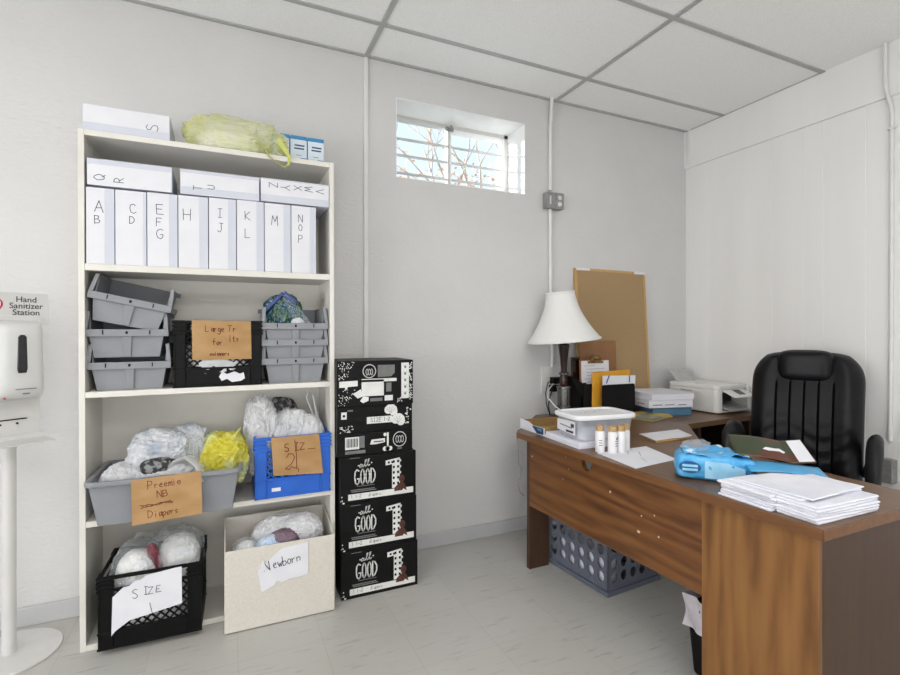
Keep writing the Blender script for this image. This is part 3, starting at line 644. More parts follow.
soft('plastic_bag','small crumpled white bag at the end of the grey tub','plastic bag',(-.36,2.30,TB),(.14,.15,.2),M['bag'],22,.15)
soft('plastic_bag','bag with blue printing between white and yellow bags in the tub','plastic bag',(-.11,2.42,.56),(.15,.14,.26),M['bluebag'],23,.16,0,-8)
soft('plastic_bag','white bag with a loose handle above the cardboard sign of the tub','plastic bag',(-.2,2.285,TB),(.25,.14,.205),M['bag'],24,.13,
     handle=[([(.0,-.03,.15),(.03,-.055,.2),(.065,-.075,.215),(.1,-.095,.185),(.118,-.108,.14),(.122,-.112,.12)],[.03,.028,.024,.022,.016,.008])])
soft('plastic_bag','bright yellow green bag bulging out of the grey tub','plastic bag',(-.01,2.345,.575),(.165,.17,.2),M['yellowbag'],25,.2,0,8,
     handle=[([(.0,-.02,.14),(.03,-.02,.2),(.045,-.015,.225)],[.045,.028,.012])])
soft('plastic_bag','dark striped packet between the white bags in the tub','packet',(-.235,2.258,.650),(.12,.07,.06),M['darkprint'],26,.1)

# blue crate
c = milk_crate('milk_crate','blue plastic crate with a cardboard sign at the end of the shelf',(.277,2.397,.4895),0,.318,.275,.262,M['blue'],None,.048,.085,.06,7)
sign(c,[(-.085,.098),(.125,.085),(.108,.262),(-.094,.262)],-.1445,M['card'],[('S',-.04,.195,.036,4),('I',.0,.198,.036,0),('Z',.026,.2,.03,0),('2',-.035,.12,.07,0)],M['redink'],w=.0034,
     extra=[[(.003,.245),(.01,.18),(.012,.118)],[(.02,.118),(.018,.104)],[(.06,.2),(.09,.2)]])
m = MB(); rect(m,-.092,-.055,.028,.044,-.1418); m.build('torn_label',M['paper'],c)
soft('plastic_bag','tall crinkled white bag rising from the blue crate','plastic bag',(.178,2.41,.57),(.14,.15,.35),M['bag'],31,.17,0,-6)
soft('plastic_bag','crinkled white bag folded over beside the tall one in the blue crate','plastic bag',(.248,2.40,.56),(.16,.17,.30),M['bag'],32,.16,0,10)
soft('plastic_bag','black patterned packet behind the white bags in the blue crate','packet',(.25,2.485,.62),(.16,.05,.29),M['darkprint'],33,.06)
soft('plastic_bag','smooth white bag with an upright loop handle in the blue crate','plastic bag',(.362,2.37,.5),(.13,.17,.345),M['bag'],34,.07,
     handle=[([(.03,.0,.25),(.02,.0,.31),(-.002,0,.37),(-.014,.0,.40),(-.006,.0,.43),(.014,.0,.415),(.024,0,.36),(.042,.0,.27)],[.02,.017,.015,.013,.013,.015,.016,.02])])

# bottom black crate
c = milk_crate('milk_crate','black plastic crate with a torn paper sign at the foot of the bookcase',(-.253,2.346,.0225),-1.5,.345,.285,.272,M['black'],None,.05,.07,.06,8)
sign(c,[(-.128,.052),(-.115,.068),(-.07,.098),(.105,.125),(.104,.268),(.085,.268),(-.012,.258),(-.035,.244),(-.05,.245),(-.07,.228),(-.09,.226),(-.124,.196)],-.1485,M['paper'],[('S',-.062,.178,.034,0),('I',-.025,.185,.03,0),('Z',-.008,.185,.026,0),('E',.018,.186,.024,0)],M['ink'],'paper_sign',w=.0022,
     extra=[[(-.004,.15),(.004,.112)]])
t = soft('plastic_bag','cloudy clear bag of folded printed diapers in the bottom black crate','plastic bag',(-.343,2.327,.15),(.155,.17,.235),M['clear'],41,.09,0,8)
soft('diaper_pack','folded white printed diapers inside the cloudy clear bag','diapers',(-.336,2.302,.13),(.135,.13,.225),M['diaper'],42,.06,0,8,part='diapers')
t = soft('plastic_bag','cloudy white bag with a dark red wrapper in the bottom black crate','plastic bag',(-.187,2.352,.15),(.18,.165,.25),M['clear'],43,.16,
     handle=[([(-.06,-.02,.22),(-.1,-.03,.245),(-.13,-.04,.25),(-.14,-.04,.235)],[.03,.028,.022,.01])])
soft('diaper_pack','pale diapers inside the cloudy bag with the dark red wrapper','diapers',(-.172,2.352,.13),(.155,.13,.24),M['diaper'],44,.08,part='diapers')
soft('candy_wrapper','dark red wrapper inside the cloudy bag of the bottom crate','wrapper',(-.242,2.285,.245),(.035,.03,.12),M['maroon'],45,.2,0,-12,part='wrapper')
soft('plastic_bag','white bags filling the lower part of the bottom black crate','plastic bag',(-.253,2.346,.03),(.315,.262,.16),M['bag'],46,.06)

# cream fabric bin
b = thing('fabric_bin','open cream fabric bin with a paper sign on the floor','fabric bin',(.216,2.292,.003),0)
m = MB(); w,d,h,T = .437,.262,.328,.006
for s in (-1,1):
    m.hexa([(s*w/2,-d/2,0),(s*(w/2-T),-d/2,0),(s*(w/2-T),d/2,0),(s*w/2,d/2,0)],[(s*w/2,-d/2,h),(s*(w/2-T),-d/2,h),(s*(w/2-T),d/2,h+.05),(s*w/2,d/2,h+.05)])
m.box(-w/2,w/2,-d/2,-d/2+T,0,h); m.box(-w/2,w/2,d/2-T,d/2,0,h+.05); m.box(-w/2,w/2,-d/2,d/2,0,T)
m.build('bin_body',M['linen'],b,bevel=.003)
s_ = sign(b,[(-.08,.142),(-.03,.160),(-.02,.178),(.0,.166),(.03,.175),(.07,.176),(.106,.182),(.105,.315),(.0,.307),(-.06,.262),(-.095,.235)],-.1315,M['paper'],[('N',-.068,.226,.038,8),('ewborn',-.035,.232,.038,6)],M['ink'],'paper_sign',w=.003)
m = MB(); m.prism([(-.098,.215),(-.06,.235),(-.075,.275)],-.137,-.1352); m.build('curled_corner',M['paper'],s_)
BZ = .010
soft('plastic_bag','small round white bag in the corner of the cream bin','plastic bag',(.075,2.24,BZ+.2),(.1,.1,.14),M['clear'],51,.1)
soft('diaper_pack','white diapers inside the small round bag of the cream bin','diapers',(.08,2.242,BZ+.19),(.085,.085,.135),M['diaper'],52,.08,part='diapers')
soft('plastic_bag','large cloudy white bag at the back of the cream bin','plastic bag',(.235,2.33,BZ+.12),(.26,.14,.27),M['bag'],53,.1)
soft('plastic_bag','mauve printed packet among the bags in the cream bin','packet',(.235,2.235,BZ+.25),(.12,.09,.10),M['mauve'],54,.14,0,-15)
soft('plastic_bag','pale blue packet at the front of the cream bin','packet',(.185,2.225,BZ+.25),(.1,.08,.085),M['skyblue'],55,.14,0,-12)
soft('plastic_bag','white bag with dark marks near the side of the cream bin','plastic bag',(.31,2.29,BZ+.24),(.17,.14,.15),M['bag'],56,.1)
soft('plastic_bag','crumpled white bag packing the bottom of the cream bin','plastic bag',(.22,2.285,BZ+.004),(.36,.2,.27),M['bag'],57,.05)

for o in list(S.objects):
    if o.parent is None and 'label' in o.keys() and ('bookcase' == o.get('category') or (-.5 < o.location.x < .46 and 2.15 < o.location.y < 2.56 and 'cream' not in o['label'] and o.location.z > .001)):
        x, y, z = o.location; q = .0035       # the whole bookcase leans very slightly
        o.location = (x-q*z, y, z+q*x+.0018); o.rotation_euler.y -= q
# ------------------------------------------------------------------ black diaper cartons
def logo(m, x, z, s):
    """handwritten two-line lettering in white print"""
    al = []
    al += [[(.16,.62),(.1,.68),(.03,.6),(.06,.53),(.13,.56),(.17,.66),(.17,.56),(.22,.55)]]
    al += [[(.22,.55),(.34,.78),(.36,.88),(.31,.86),(.29,.62),(.33,.55),(.37,.6)],[(.37,.58),(.48,.8),(.5,.9),(.45,.88),(.43,.64),(.47,.57),(.53,.62)]]
    ink(m, [[(x+a*s*.62, z+b*s*.62+.0*s) for a,b in st] for st in al], 0.0032*s/.11, -.0009)
    for sx,sy in ((-.02,.62),(.62,.7)): disc(m, x+sx*s*.62, z+sy*s*.62, .045*s*.5, -.0009, 0, 8)
    w = .0042*s/.11
    G = [[(.20,.86),(.1,.95),(.02,.8),(0,.45),(.04,.1),(.12,.0),(.2,.1),(.22,.36),(.12,.36)]]
    for k in range(2): G.append([(.38+.25*k+.09*math.cos(R(90+i*30)), .47+.47*math.sin(R(90+i*30))) for i in range(13)])
    G.append([(.79,.0),(.79,.95),(.9,.9),(.99,.65),(.99,.35),(.9,.06),(.79,.0)])
    ink(m, [[(x+(a-.2)*s*.62, z+(b-1.02)*s*.46+.3*s) for a,b in st] for st in G], w, -.0009)
    rect(m, x-.06*s, x+.48*s, z-.235*s, z-.215*s, -.0009, 1)
def number_one(m, x, z, h):
    """checked figure 1"""
    w = h*.17
    flat(m,[(x-w*1.9,z+h*.78),(x-w*.6,z+h*.8),(x-w*.6,z),(x+w,z),(x+w,z+h),(x-w*1.9,z+h*.94)],-.0009,0)
    for i in range(5):
        for sx in (-.25,.62):
            if sx > 0 or i < 5: rect(m,x+w*(sx-.2),x+w*(sx+.2),z+h*(.12+.18*i),z+h*(.2+.18*i),-.0012,3)
    for i in range(2): rect(m,x-w*(1.45-.7*i),x-w*(1.05-.7*i),z+h*.83,z+h*.9,-.0012,3)
    for i in range(5): disc(m,x+w,z+h*(.1+.2*i),w*.3,-.0009,0,8)
def dots(m, x0,x1,z0,z1,n,r,seed,mat=0,fade=None):
    rr = random.Random(seed)
    for _ in range(n):
        x = rr.uniform(x0,x1); z = rr.uniform(z0,z1)
        if fade and not fade((x-x0)/(x1-x0),(z-z0)/(z1-z0)): continue
        disc(m,x,z,rr.uniform(.5,1.1)*r,-.0009,mat,5,1,rr.uniform(.5,1.2),rr.uniform(0,180))
PM = [M['print'],M['greyprint'],M['skin'],M['carton'],M['ink']]
def carton(label, x0, x1, z0, z1, y0, depth, kind):
    t = thing('diaper_carton', label, 'carton', ((x0+x1)/2, y0, z0), 0, 'black diaper cartons stacked on the floor')
    w = x1-x0; h = z1-z0-.0008; a = -w/2
    m = MB(); m.box(-w/2,w/2,0,depth,0,h); b = m.build('carton_body',M['carton'],t,bevel=.0025)
    m = MB(); m.box(-w/2+.004,w/2-.004,depth*.48,depth*.5,h-.0004,h+.0004); m.build('tape_seam',M['greyprint'],t)
    m = MB()
    if kind == 'front':
        logo(m, a+.235*w, h*.52, .155*w/.364)
        number_one(m, a+.71*w, h*.22, h*.66)
        rect(m,a+.1*w,a+.96*w,h*.075,h*.205,-.0008,0)
        ink(m, strokes('1 1-2',a+.13*w,h*.115,.016,0,.05),.0016,-.0012,1); ink(m, strokes('diapers',a+.36*w,h*.115,.017,0,.05),.0016,-.0012,1)
        rect(m,a+.14*w,a+.46*w,h*.24,h*.262,-.0009,1); rect(m,a+.13*w,a+.44*w,h*.275,h*.297,-.0009,1)
        x,z = a+.79*w,h*.29
        flat(m,[(x-.034,z-.03),(x+.006,z-.03),(x+.012,z-.022),(x+.03,z-.034),(x+.022,z-.006),(x+.008,z+.012),(x-.012,z+.004),(x-.03,z-.012)],-.0011,2)
        disc(m,x+.004,z+.026,.017,-.0013,2,12,.9,1.05); rect(m,x-.002,x+.012,z+.02,z+.022,-.0016,3)
        rect(m,a+.03*w,a+.055*w,h*.02,h*.05,-.0009,0); dots(m,a+.005*w,a+.03*w,h*.08,h*.2,6,.003,5)
        rect(m,a+.12*w,a+.25*w,h*.955,h*.968,-.0009,1)
    if kind == 'barcode':
        rect(m,a+.1*w,a+.28*w,h*.3,h*.84,-.0009,0)
        for i in range(12): rect(m,a+(.115+.0125*i)*w,a+(.115+.0125*i+.004+.003*(i%3))*w,h*.4,h*.78,-.0012,3)
        rect(m,a+.285*w,a+.35*w,h*.34,h*.86,-.0009,1); rect(m,a+.1*w,a+.36*w,h*.1,h*.24,-.0009,1)
        flat(m,[(a+.42*w,h*.45),(a+.44*w,h*.66),(a+.62*w,h*.68),(a+.62*w,h*.5),(a+.5*w,h*.44)],-.0009,0)
        rect(m,a+.47*w,a+.6*w,h*.53,h*.58,-.0012,2)
        rect(m,a+.645*w,a+.67*w,h*.1,h*.92,-.0009,0)
        for i in range(3): disc(m,a+(.62+.035*i)*w,h*.2,.011,-.0009,0,10)
        disc(m,a+.62*w,h*.84,.008,-.0009,0,10)
        ink(m,[[(a+.82*w+.032*math.cos(R(k*20)),h*.58+.034*math.sin(R(k*20))) for k in range(19)]],.004,-.0009,0)
        for i in range(3): ink(m,[[(a+(.785+.035*i)*w+.006*math.cos(R(k*30)),h*.58+.016*math.sin(R(k*30))) for k in range(13)]],.003,-.0009,0)
        rect(m,a+.79*w,a+.85*w,h*.12,h*.2,-.0009,1)
    if kind == 'flowers':
        rect(m,a+.05*w,a+.12*w,h*.55,h*.82,-.0009,0); rect(m,a+.07*w,a+.1*w,h*.63,h*.72,-.0012,3); rect(m,a+.13*w,a+.2*w,h*.84,h*.89,-.0009,1)
        rect(m,a+.38*w,a+.72*w,h*.32,h*.58,-.0009,0); ink(m, strokes('SIZE 1-2',a+.43*w,h*.39,.017,0,.03),.002,-.0012,4)
        for (x,z,r,g) in ((.7,.76,.03,60),(.8,.36,.032,60)):
            for k in range(5): disc(m,a+x*w+r*.45*math.cos(R(g+40*k-70)),h*z+r*.45*math.sin(R(g+40*k-70)),r*.66,-.001-.0001*k,0,12)
            for k in range(4): ink(m,[[(a+x*w,h*z-r*.3),(a+x*w+r*.7*math.cos(R(30+40*k)),h*z+r*.7*math.sin(R(30+40*k)))]],.0012,-.0018,1)
        dots(m,a+.03*w,a+.2*w,h*.05,h*.28,34,.0035,3); dots(m,a+.9*w,a+.98*w,h*.2,h*.9,14,.005,4)
    if kind == 'panel':
        dots(m,a+.02*w,a+.24*w,h*.6,h*.98,85,.003,1,0,lambda u,v: u < .45+.55*v); dots(m,a+.02*w,a+.24*w,h*.03,h*.38,50,.003,2,0,lambda u,v: u < .45+.6*v)
        flat(m,[(a+.03*w,h*.43),(a+.1*w,h*.43),(a+.11*w,h*.36),(a+.14*w,h*.44),(a+.26*w,h*.45),(a+.26*w,h*.57),(a+.03*w,h*.56)],-.001,0)
        ink(m,[[(a+.41*w+.030*math.cos(R(k*20)),h*.77+.03*math.sin(R(k*20))) for k in range(19)]],.004,-.0009,0)
        for i in range(3): ink(m,[[(a+(.38+.03*i)*w+.005*math.cos(R(k*30)),h*.75+.014*math.sin(R(k*30))) for k in range(13)]],.003,-.0009,0)
        flat(m,[(a+.52*w,h*.63),(a+.7*w,h*.64),(a+.745*w,h*.72),(a+.745*w,h*.9),(a+.52*w,h*.9)],-.0009,1)
        rect(m,a+.31*w,a+.6*w,h*.22,h*.58,-.001,0); rect(m,a+.31*w,a+.77*w,h*.53,h*.6,-.001,0)
        flat(m,[(a+.2*w,h*.28),(a+.3*w,h*.38),(a+.33*w,h*.22),(a+.26*w,h*.18)],-.0011,0); flat(m,[(a+.29*w,h*.12),(a+.33*w,h*.07),(a+.4*w,h*.12),(a+.4*w,h*.2),(a+.33*w,h*.22)],-.0011,0)
        rect(m,a+.61*w,a+.72*w,h*.1,h*.22,-.001,0); rect(m,a+.42*w,a+.58*w,h*.1,h*.17,-.001,1); rect(m,a+.63*w,a+.7*w,h*.3,h*.5,-.001,1)
        rect(m,a+.835*w,a+.94*w,h*.13,h*.94,-.0009,0)
        for i in range(5): disc(m,a+.888*w,h*(.24+.15*i),.006,-.0012,1,8); rect(m,a+.86*w,a+.92*w,h*(.275+.15*i),h*(.28+.15*i),-.0012,1)
        dots(m,a+.75*w,a+.86*w,h*.05,h*.3,40,.0035,6,0,lambda u,v: v < u); dots(m,a+.945*w,a+.985*w,h*.1,h*.95,60,.0035,7)
    m.build('printing', PM, b)
CY = 2.222
carton('black diaper carton on the floor, lowest of the stack', .477,.841,0,.215,CY,.26,'front')
carton('black diaper carton with the baby print, second from the floor', .473,.835,.215,.430,CY,.26,'front')
carton('black diaper carton with the baby print, third from the floor', .470,.832,.430,.645,CY,.26,'front')
carton('thin black carton with a barcode label, third from the top of the stack', .457,.815,.645,.749,CY+.002,.24,'barcode')
carton('black carton with two white flower shapes, second from the top of the stack', .457,.814,.749,.869,CY+.002,.24,'flowers')
carton('black carton with white panels and dots, topmost of the stack', .455,.818,.869,1.078,CY,.25,'panel')

# ------------------------------------------------------------------ hand sanitizer stand
st = thing('sanitizer_stand','white hand sanitizer stand on a round base beside the bookcase','sanitizer stand',(-.735,2.367,0),35)
m = MB(); m.caplathe([(.158,0),(.160,.003),(.158,.008),(.03,.0095)],56); m.build('base_plate',M['stand'],st,smooth=40)
m = MB(); m.cyl((0,0,.009),(0,0,.80),.0215,n=28); m.cyl((0,0,.78),(0,0,.80),.034,n=28); m.build('pole',M['stand'],st,smooth=40)
m = MB(); m.box(-.09,.09,-.012,-.006,.82,1.27); m.prism([(-.008,.82),(-.0085,.812),(-.03,.801),(-.125,.798),(-.125,.802),(-.03,.806),(-.012,.82)],-.10,.10,'yz'); m.build('bracket_panel',M['stand'],st,bevel=.001)
m = MB(); m.box(-.07,.05,-.0135,-.0115,.878,.883)
for x in (-.03,.02): m.cyl((x,-.014,.865),(x,-.0115,.865),.004,n=10)
m.build('slot',M['cable'],st)
D = MB()
def dsp(u,v):
    a = 2*u-1; z = .955+.295*v; e = (1-abs(a)**5)**.35 if abs(a) < 1 else 0; q = (1-abs(2*v-1)**9)**.4 if 0 < v < 1 else 0
    return (.085*a*(.94+.06*q)*(1-.05*v), -.013-.105*e*q*(.9+.1*math.cos(a*1.4)), z)
D.surf(dsp,36,36); disp = D.build('dispenser',M['disp'],st,smooth=50)
m = MB(); m.prism([(-.012,1.06),(.012,1.06),(.015,1.075),(.0125,1.19),(.006,1.198),(-.006,1.198),(-.0125,1.19),(-.015,1.075)],-.121,-.112); m.build('level_window',M['glassblack'],disp,bevel=.002)
m = MB(); rect(m,-.02,.042,1.0,1.003,-.1195,0); rect(m,.0,.022,.982,.987,-.1193,0); disc(m,-.05,.972,.004,-.1165,1); m.build('printing',[M['greyprint'],M['red']],disp)
sg = MB(); sg.prism([(-.118,1.235),(.118,1.235),(.118,1.349),(.111,1.356),(-.111,1.356),(-.118,1.349)],-.011,-.006); sgn = sg.build('sign_board',M['signgrey'],st)
def text_mesh(name, txt, size, loc, mat, parent, rot=(90,0,0)):
    cu = bpy.data.curves.new(name,'FONT'); cu.body = txt; cu.size = size; cu.align_x = 'CENTER'; cu.extrude = .0003; cu.space_line = .82; cu.offset = .0002
    o = bpy.data.objects.new(name, cu); COL.objects.link(o); bpy.context.view_layer.update()
    me = bpy.data.meshes.new_from_object(o.evaluated_get(bpy.context.evaluated_depsgraph_get()))
    bpy.data.objects.remove(o); n = bpy.data.objects.new(name, me); COL.objects.link(n)
    me.materials.clear(); me.materials.append(mat); n.parent = parent; n.location = loc; n.rotation_euler = [R(a) for a in rot]; return n
text_mesh('lettering','Hand\nSanitizer\nStation',.030,(.048,-.0115,1.322),M['ink'],sgn)
m = MB(); pin = [( -.047+.026*math.cos(R(k)), 1.312+.024*math.sin(R(k))) for k in range(-30,211,15)]+[(-.047,1.262)]
flat(m,pin,-.0112,0); disc(m,-.047,1.314,.02,-.0114,1,18); m.bar((-.055,-.0116,1.314),(-.039,-.0116,1.314),.004,.0002,(0,1,0),0); m.build('pin_logo',[M['red'],M['paper']],sgn)

# ------------------------------------------------------------------ desk
DT = .70; ST = .03
desk = thing('desk','large walnut laminate corner desk with worn white chips','desk',(0,0,0))
TOP = [(1.393,.756),(1.972,.756),(1.99,1.585),(2.335,1.945),(2.335,2.555),(1.745,2.555),(1.353,2.15)]
m = MB(); m.prism(TOP,DT-ST,DT,'xy'); m.build('desktop',M['desk_top'],desk,bevel=.002)
m = MB()     # front and end edging strips
def strip(p,q,t=.0025):
    m.bar((p[0],p[1],DT-ST/2),(q[0],q[1],DT-ST/2),t,ST-.003,(0,0,1))
strip((1.3915,.756),(1.3515,2.15)); strip((1.393,.7545),(1.972,.7545)); strip((1.352,2.151),(1.744,2.556)); m.build('edging',M['edge'],desk)
m = MB(); m.prism([(2.3355,1.95),(3.05,2.0),(3.05,2.555),(2.3355,2.555)],DT-ST,DT,'xy'); m.build('return_top',M['desk_top'],desk,bevel=.002)
PX = 1.412
notch = [(1.689-.036*math.cos(R(k)), .669-.058*math.sin(R(k))) for k in range(0,181,15)]
m = MB(); m.prism([(1.1225,.35),(2.125,.325),(2.125,.669)]+[(2*1.689-a,b) for a,b in notch]+[(1.1225,.669)],PX,PX+.02,'yz')
mp_ = m.build('modesty_panel',M['desk_h'],desk)
m = MB()
for y,z,r in ((2.10,.582,.006),(1.545,.565,.006),(1.38,.524,.0045),(1.395,.46,.007),(1.30,.475,.005),(1.32,.545,.004),(1.81,.59,.003),(1.85,.535,.003),(1.83,.64,.003),(1.09,.56,.0035)):
    p = [(PX-.0006, y+r*random.uniform(.6,1.3)*math.cos(t), z+r*random.uniform(.5,1)*math.sin(t)) for t in [k*math.pi/3 for k in range(6)]]
    if y > 1.11: m.add(p,[tuple(range(6))])
m.build('worn_chips',M['chip'],mp_)
m = MB(); m.box(PX+.0,PX+.118,2.125,2.150,0,.669); m.build('end_panel',M['desk_shaded'],desk,bevel=.001)
m = MB(); m.box(PX-.004,PX+.014,.776,1.122,.0,.667); m.build('pedestal_front',M['desk_v'],desk,bevel=.001)
m = MB(); m.box(PX+.014,1.95,.778,.797,.0,.667); m.box(PX+.0205,1.95,1.086,1.105,0,.667); m.box(1.92,1.95,.797,1.086,0,.667); m.build('pedestal_carcass',M['desk_shaded'],desk,bevel=.001)
m = MB(); m.box(3.012,3.034,2.06,2.53,0,.669); m.box(2.36,3.01,2.515,2.533,.2,.669); m.box(2.56,2.58,2.06,2.51,0,.669); m.build('return_panel',M['desk_shaded'],desk,bevel=.001)
c = thing('loose_cable','thin grey cable hanging from the chamfered end of the desk','cable',(1.378,2.17,.0))
m = MB(); m.tube([(.03,.035,.70),(-.004,.005,.702),(-.012,-.002,.66),(-.006,-.004,.55),(.012,.0,.5),(.004,.0,.45),(-.008,.0,.42),(.01,.004,.38),(.035,.01,.36)],.0028,8); m.build('cord',M['cablegrey'],c,smooth=60)

# waste bin under the desk
wb = thing('waste_bin','black waste bin with a white liner under the desk by the pedestal','waste bin',(1.615,1.184,0))
m = MB(); m.frustum(-.105,.105,-.056,.056,0,-.125,.125,-.070,.070,.255); m.build('bin_body',M['black'],wb,bevel=.012)
m = MB(); rr = random.Random(4)
def lin(u,v):
    t = 2*math.pi*u; a = max(abs(math.cos(t)),abs(math.sin(t))); k = 1/a
    x,y = k*math.cos(t), k*math.sin(t); s = .129+.006*math.sin(9*t+v*5)
    return (x*s, y*s*.57, .165+.006*math.sin(3*t)+.115*v)
m.surf(lin,72,8); m.build('liner',M['binliner'],wb,smooth=50)

# slate crate with round holes
cr = thing('file_crate','slate grey plastic crate with round holes on the floor under the desk','crate',(1.743,1.976,0),-85.5)
def holed(m, pt, a0,a1,z0,z1,na,nz,r,n=12):
    da=(a1-a0)/na; dz=(z1-z0)/nz
    for i in range(na):
        for j in range(nz):
            cx=a0+(i+.5)*da; cz=z0+(j+.5)*dz; o=[]; h=[]
            for k in range(n):
                t=2*math.pi*(k+.5)/n; h.append((cx+r*math.cos(t), cz+r*1.12*math.sin(t)))
                s=1/max(abs(math.cos(t)),abs(math.sin(t))); o.append((cx+da/2*s*math.cos(t), cz+dz/2*s*math.sin(t)))
            for side in (0,1):
                m.add([pt(a,b,side) for a,b in o+h],[(k,(k+1)%n,n+(k+1)%n,n+k) for k in range(n)])
            m.add([pt(a,b,0) for a,b in h]+[pt(a,b,1) for a,b in h],[(k,(k+1)%n,n+(k+1)%n,n+k) for k in range(n)])
            for (a,b) in ((0,0),): pass
W,Dp,Hh,T = .412,.335,.268,.006
m = MB()
for s in (-1,1):
    holed(m, lambda a,b,side,s=s: (a, s*(Dp/2-side*T), b), -W/2+.012,W/2-.012,.045,.232,6,3,.0215)
    holed(m, lambda a,b,side,s=s: (s*(W/2-side*T), a, b), -Dp/2+.012,Dp/2-.012,.045,.232,5,3,.0215)
    y0,y1 = sorted((s*Dp/2, s*(Dp/2-T))); x0,x1 = sorted((s*W/2, s*(W/2-T)))
    m.box(-W/2,W/2,y0,y1,.0,.046); m.box(-W/2,W/2,y0,y1,.231,Hh); m.box(-W/2,-W/2+.013,y0,y1,.046,.231); m.box(W/2-.013,W/2,y0,y1,.046,.231)
    m.box(x0,x1,-Dp/2,Dp/2,.0,.046); m.box(x0,x1,-Dp/2,Dp/2,.231,Hh); m.box(x0,x1,-Dp/2,-Dp/2+.013,.046,.231); m.box(x0,x1,Dp/2-.013,Dp/2,.046,.231)
m.box(-W/2,W/2,-Dp/2,Dp/2,.006,.011); m.build('crate_body',M['slate'],cr)
m = MB(); q=.011
m.box(-W/2-q,W/2+q,-Dp/2-q,-Dp/2,.0,.022); m.box(-W/2-q,W/2+q,Dp/2,Dp/2+q,0,.022); m.box(-W/2-q,-W/2,-Dp/2,Dp/2,0,.022); m.box(W/2,W/2+q,-Dp/2,Dp/2,0,.022)
m.box(-W/2-.006,W/2+.006,-Dp/2-.006,-Dp/2,Hh-.016,Hh); m.box(-W/2-.006,W/2+.006,Dp/2,Dp/2+.006,Hh-.016,Hh); m.box(-W/2-.006,-W/2,-Dp/2,Dp/2,Hh-.016,Hh); m.box(W/2,W/2+.006,-Dp/2,Dp/2,Hh-.016,Hh)
for x in (-.15,.15): m.box(x-.025,x+.025,-Dp/2-q-.004,-Dp/2-q,.004,.016)
m.build('rim',M['slate'],cr,bevel=.003)
t = thing('paper_stack','white papers standing inside the slate crate with holes','papers',(1.70,1.93,.0115),-85.5)
m = MB(); m.box(-.20,.12,-.10,-.02,0,.15); m.build('sheets',M['ream'],t,bevel=.004)

# ------------------------------------------------------------------ chair
CHX = thing('office_chair','black padded leather executive chair behind the desk','chair',(2.58,1.50,0),-66)
m = MB()
def pad(front):
    def f(u,v):
        a = 2*u-1; w = .243*(.95+.05*v)
        if v > .74: w *= 1-.27*((v-.74)/.26)**3
        if v < .12: w *= 1-.12*((.12-v)/.12)**2
        ea = max(0,1-abs(a)**7)**.5; ev = max(0,1-abs(2*v-1)**12)**.5
        z = .43+.675*v - .018*abs(a)**4*max(0,(v-.6)/.4)
        yb = .14+.10*v-.05*math.sin(math.pi*min(1,v*1.1))
        if not front: return (w*a, yb+.045*ea*ev, z)
        t = .062 + .016*math.exp(-((abs(a)-.74)/.17)**2) + .022*math.exp(-((v-.16)/.14)**2)
        if .10 < v < .80:
            for g in (-.5,-.25,0,.25,.5): t -= .010*math.exp(-((a-g)/.012)**2)*min(1,(v-.1)/.06)*min(1,(.8-v)/.05)
            t += .004*math.sin(v*60+3*math.sin(a*5))*math.exp(-((v-.3)/.25)**2)*.6
        return (w*a, yb-t*ea*ev, z)
    return f
m.surf(pad(True),200,70); m.surf(pad(False),40,40); bk = m.build('backrest',M['leather'],CHX,smooth=70)
m = MB()
def head(front):
    def f(u,v):
        a = 2*u-1; ea = max(0,1-abs(a)**5)**.5; ev = max(0,1-abs(2*v-1)**5)**.5
        z = .945+.172*v; x = .122*a*(1-.14*abs(2*v-1)**5); z -= .012*abs(a)**4*(2*v-1); yb = .182
        return (x, yb-(.058 if front else -.02)*ea*ev, z)
    return f
m.surf(head(True),32,24); m.surf(head(False),32,24); m.build('headrest',M['leather'],CHX,smooth=70)
m = MB()
def seat(top):
    def f(u,v):
        a = 2*u-1; b = 2*v-1; ea = max(0,1-abs(a)**6)**.5; eb = max(0,1-abs(b)**6)**.5
        return (.26*a, -.12+.25*b, .43+(.075 if top else -.04)*ea*eb)
    return f
m.surf(seat(True),32,32); m.surf(seat(False),20,20); m.build('seat',M['leather'],CHX,smooth=70)
for s in (-1,1):
    m = MB(); m.tube([(s*.24,.10,.52),(s*.275,.10,.63),(s*.278,.04,.69),(s*.278,-.08,.71),(s*.278,-.17,.69),(s*.275,-.215,.60),(s*.268,-.19,.49),(s*.235,-.12,.42)],[.028,.036,.044,.048,.05,.046,.038,.028],14,flat=.62,up=(s,0,0) if False else None)
    m.build('armrest',M['armpl'],CHX,smooth=70)
m = MB(); m.cyl((0,-.08,.10),(0,-.08,.40),.026); m.cyl((0,-.08,.37),(0,-.08,.40),.09); m.bar((0,.03,.40),(0,.20,.50),.07,.03,(0,0,1)); m.build('gas_lift',M['black'],CHX,smooth=50)
for k in range(5):
    t = R(72*k+20); d = Vector((math.cos(t),math.sin(t),0)); o = Vector((0,-.08,0))
    m = MB(); m.tube([o+d*.02+Vector((0,0,.11)),o+d*.15+Vector((0,0,.1)),o+d*.29+Vector((0,0,.075))],[.03,.026,.018],10); m.build('base_leg',M['black'],CHX,smooth=60)
    m = MB(); e = o+d*.29; n = Vector((-d.y,d.x,0)); m.cyl(e+n*.006+Vector((0,0,.028)),e+n*.028+Vector((0,0,.028)),.028); m.cyl(e-n*.028+Vector((0,0,.028)),e-n*.006+Vector((0,0,.028)),.028); m.cyl(e+Vector((0,0,.03)),e+Vector((0,0,.08)),.007); m.build('caster',M['black'],CHX,smooth=50)

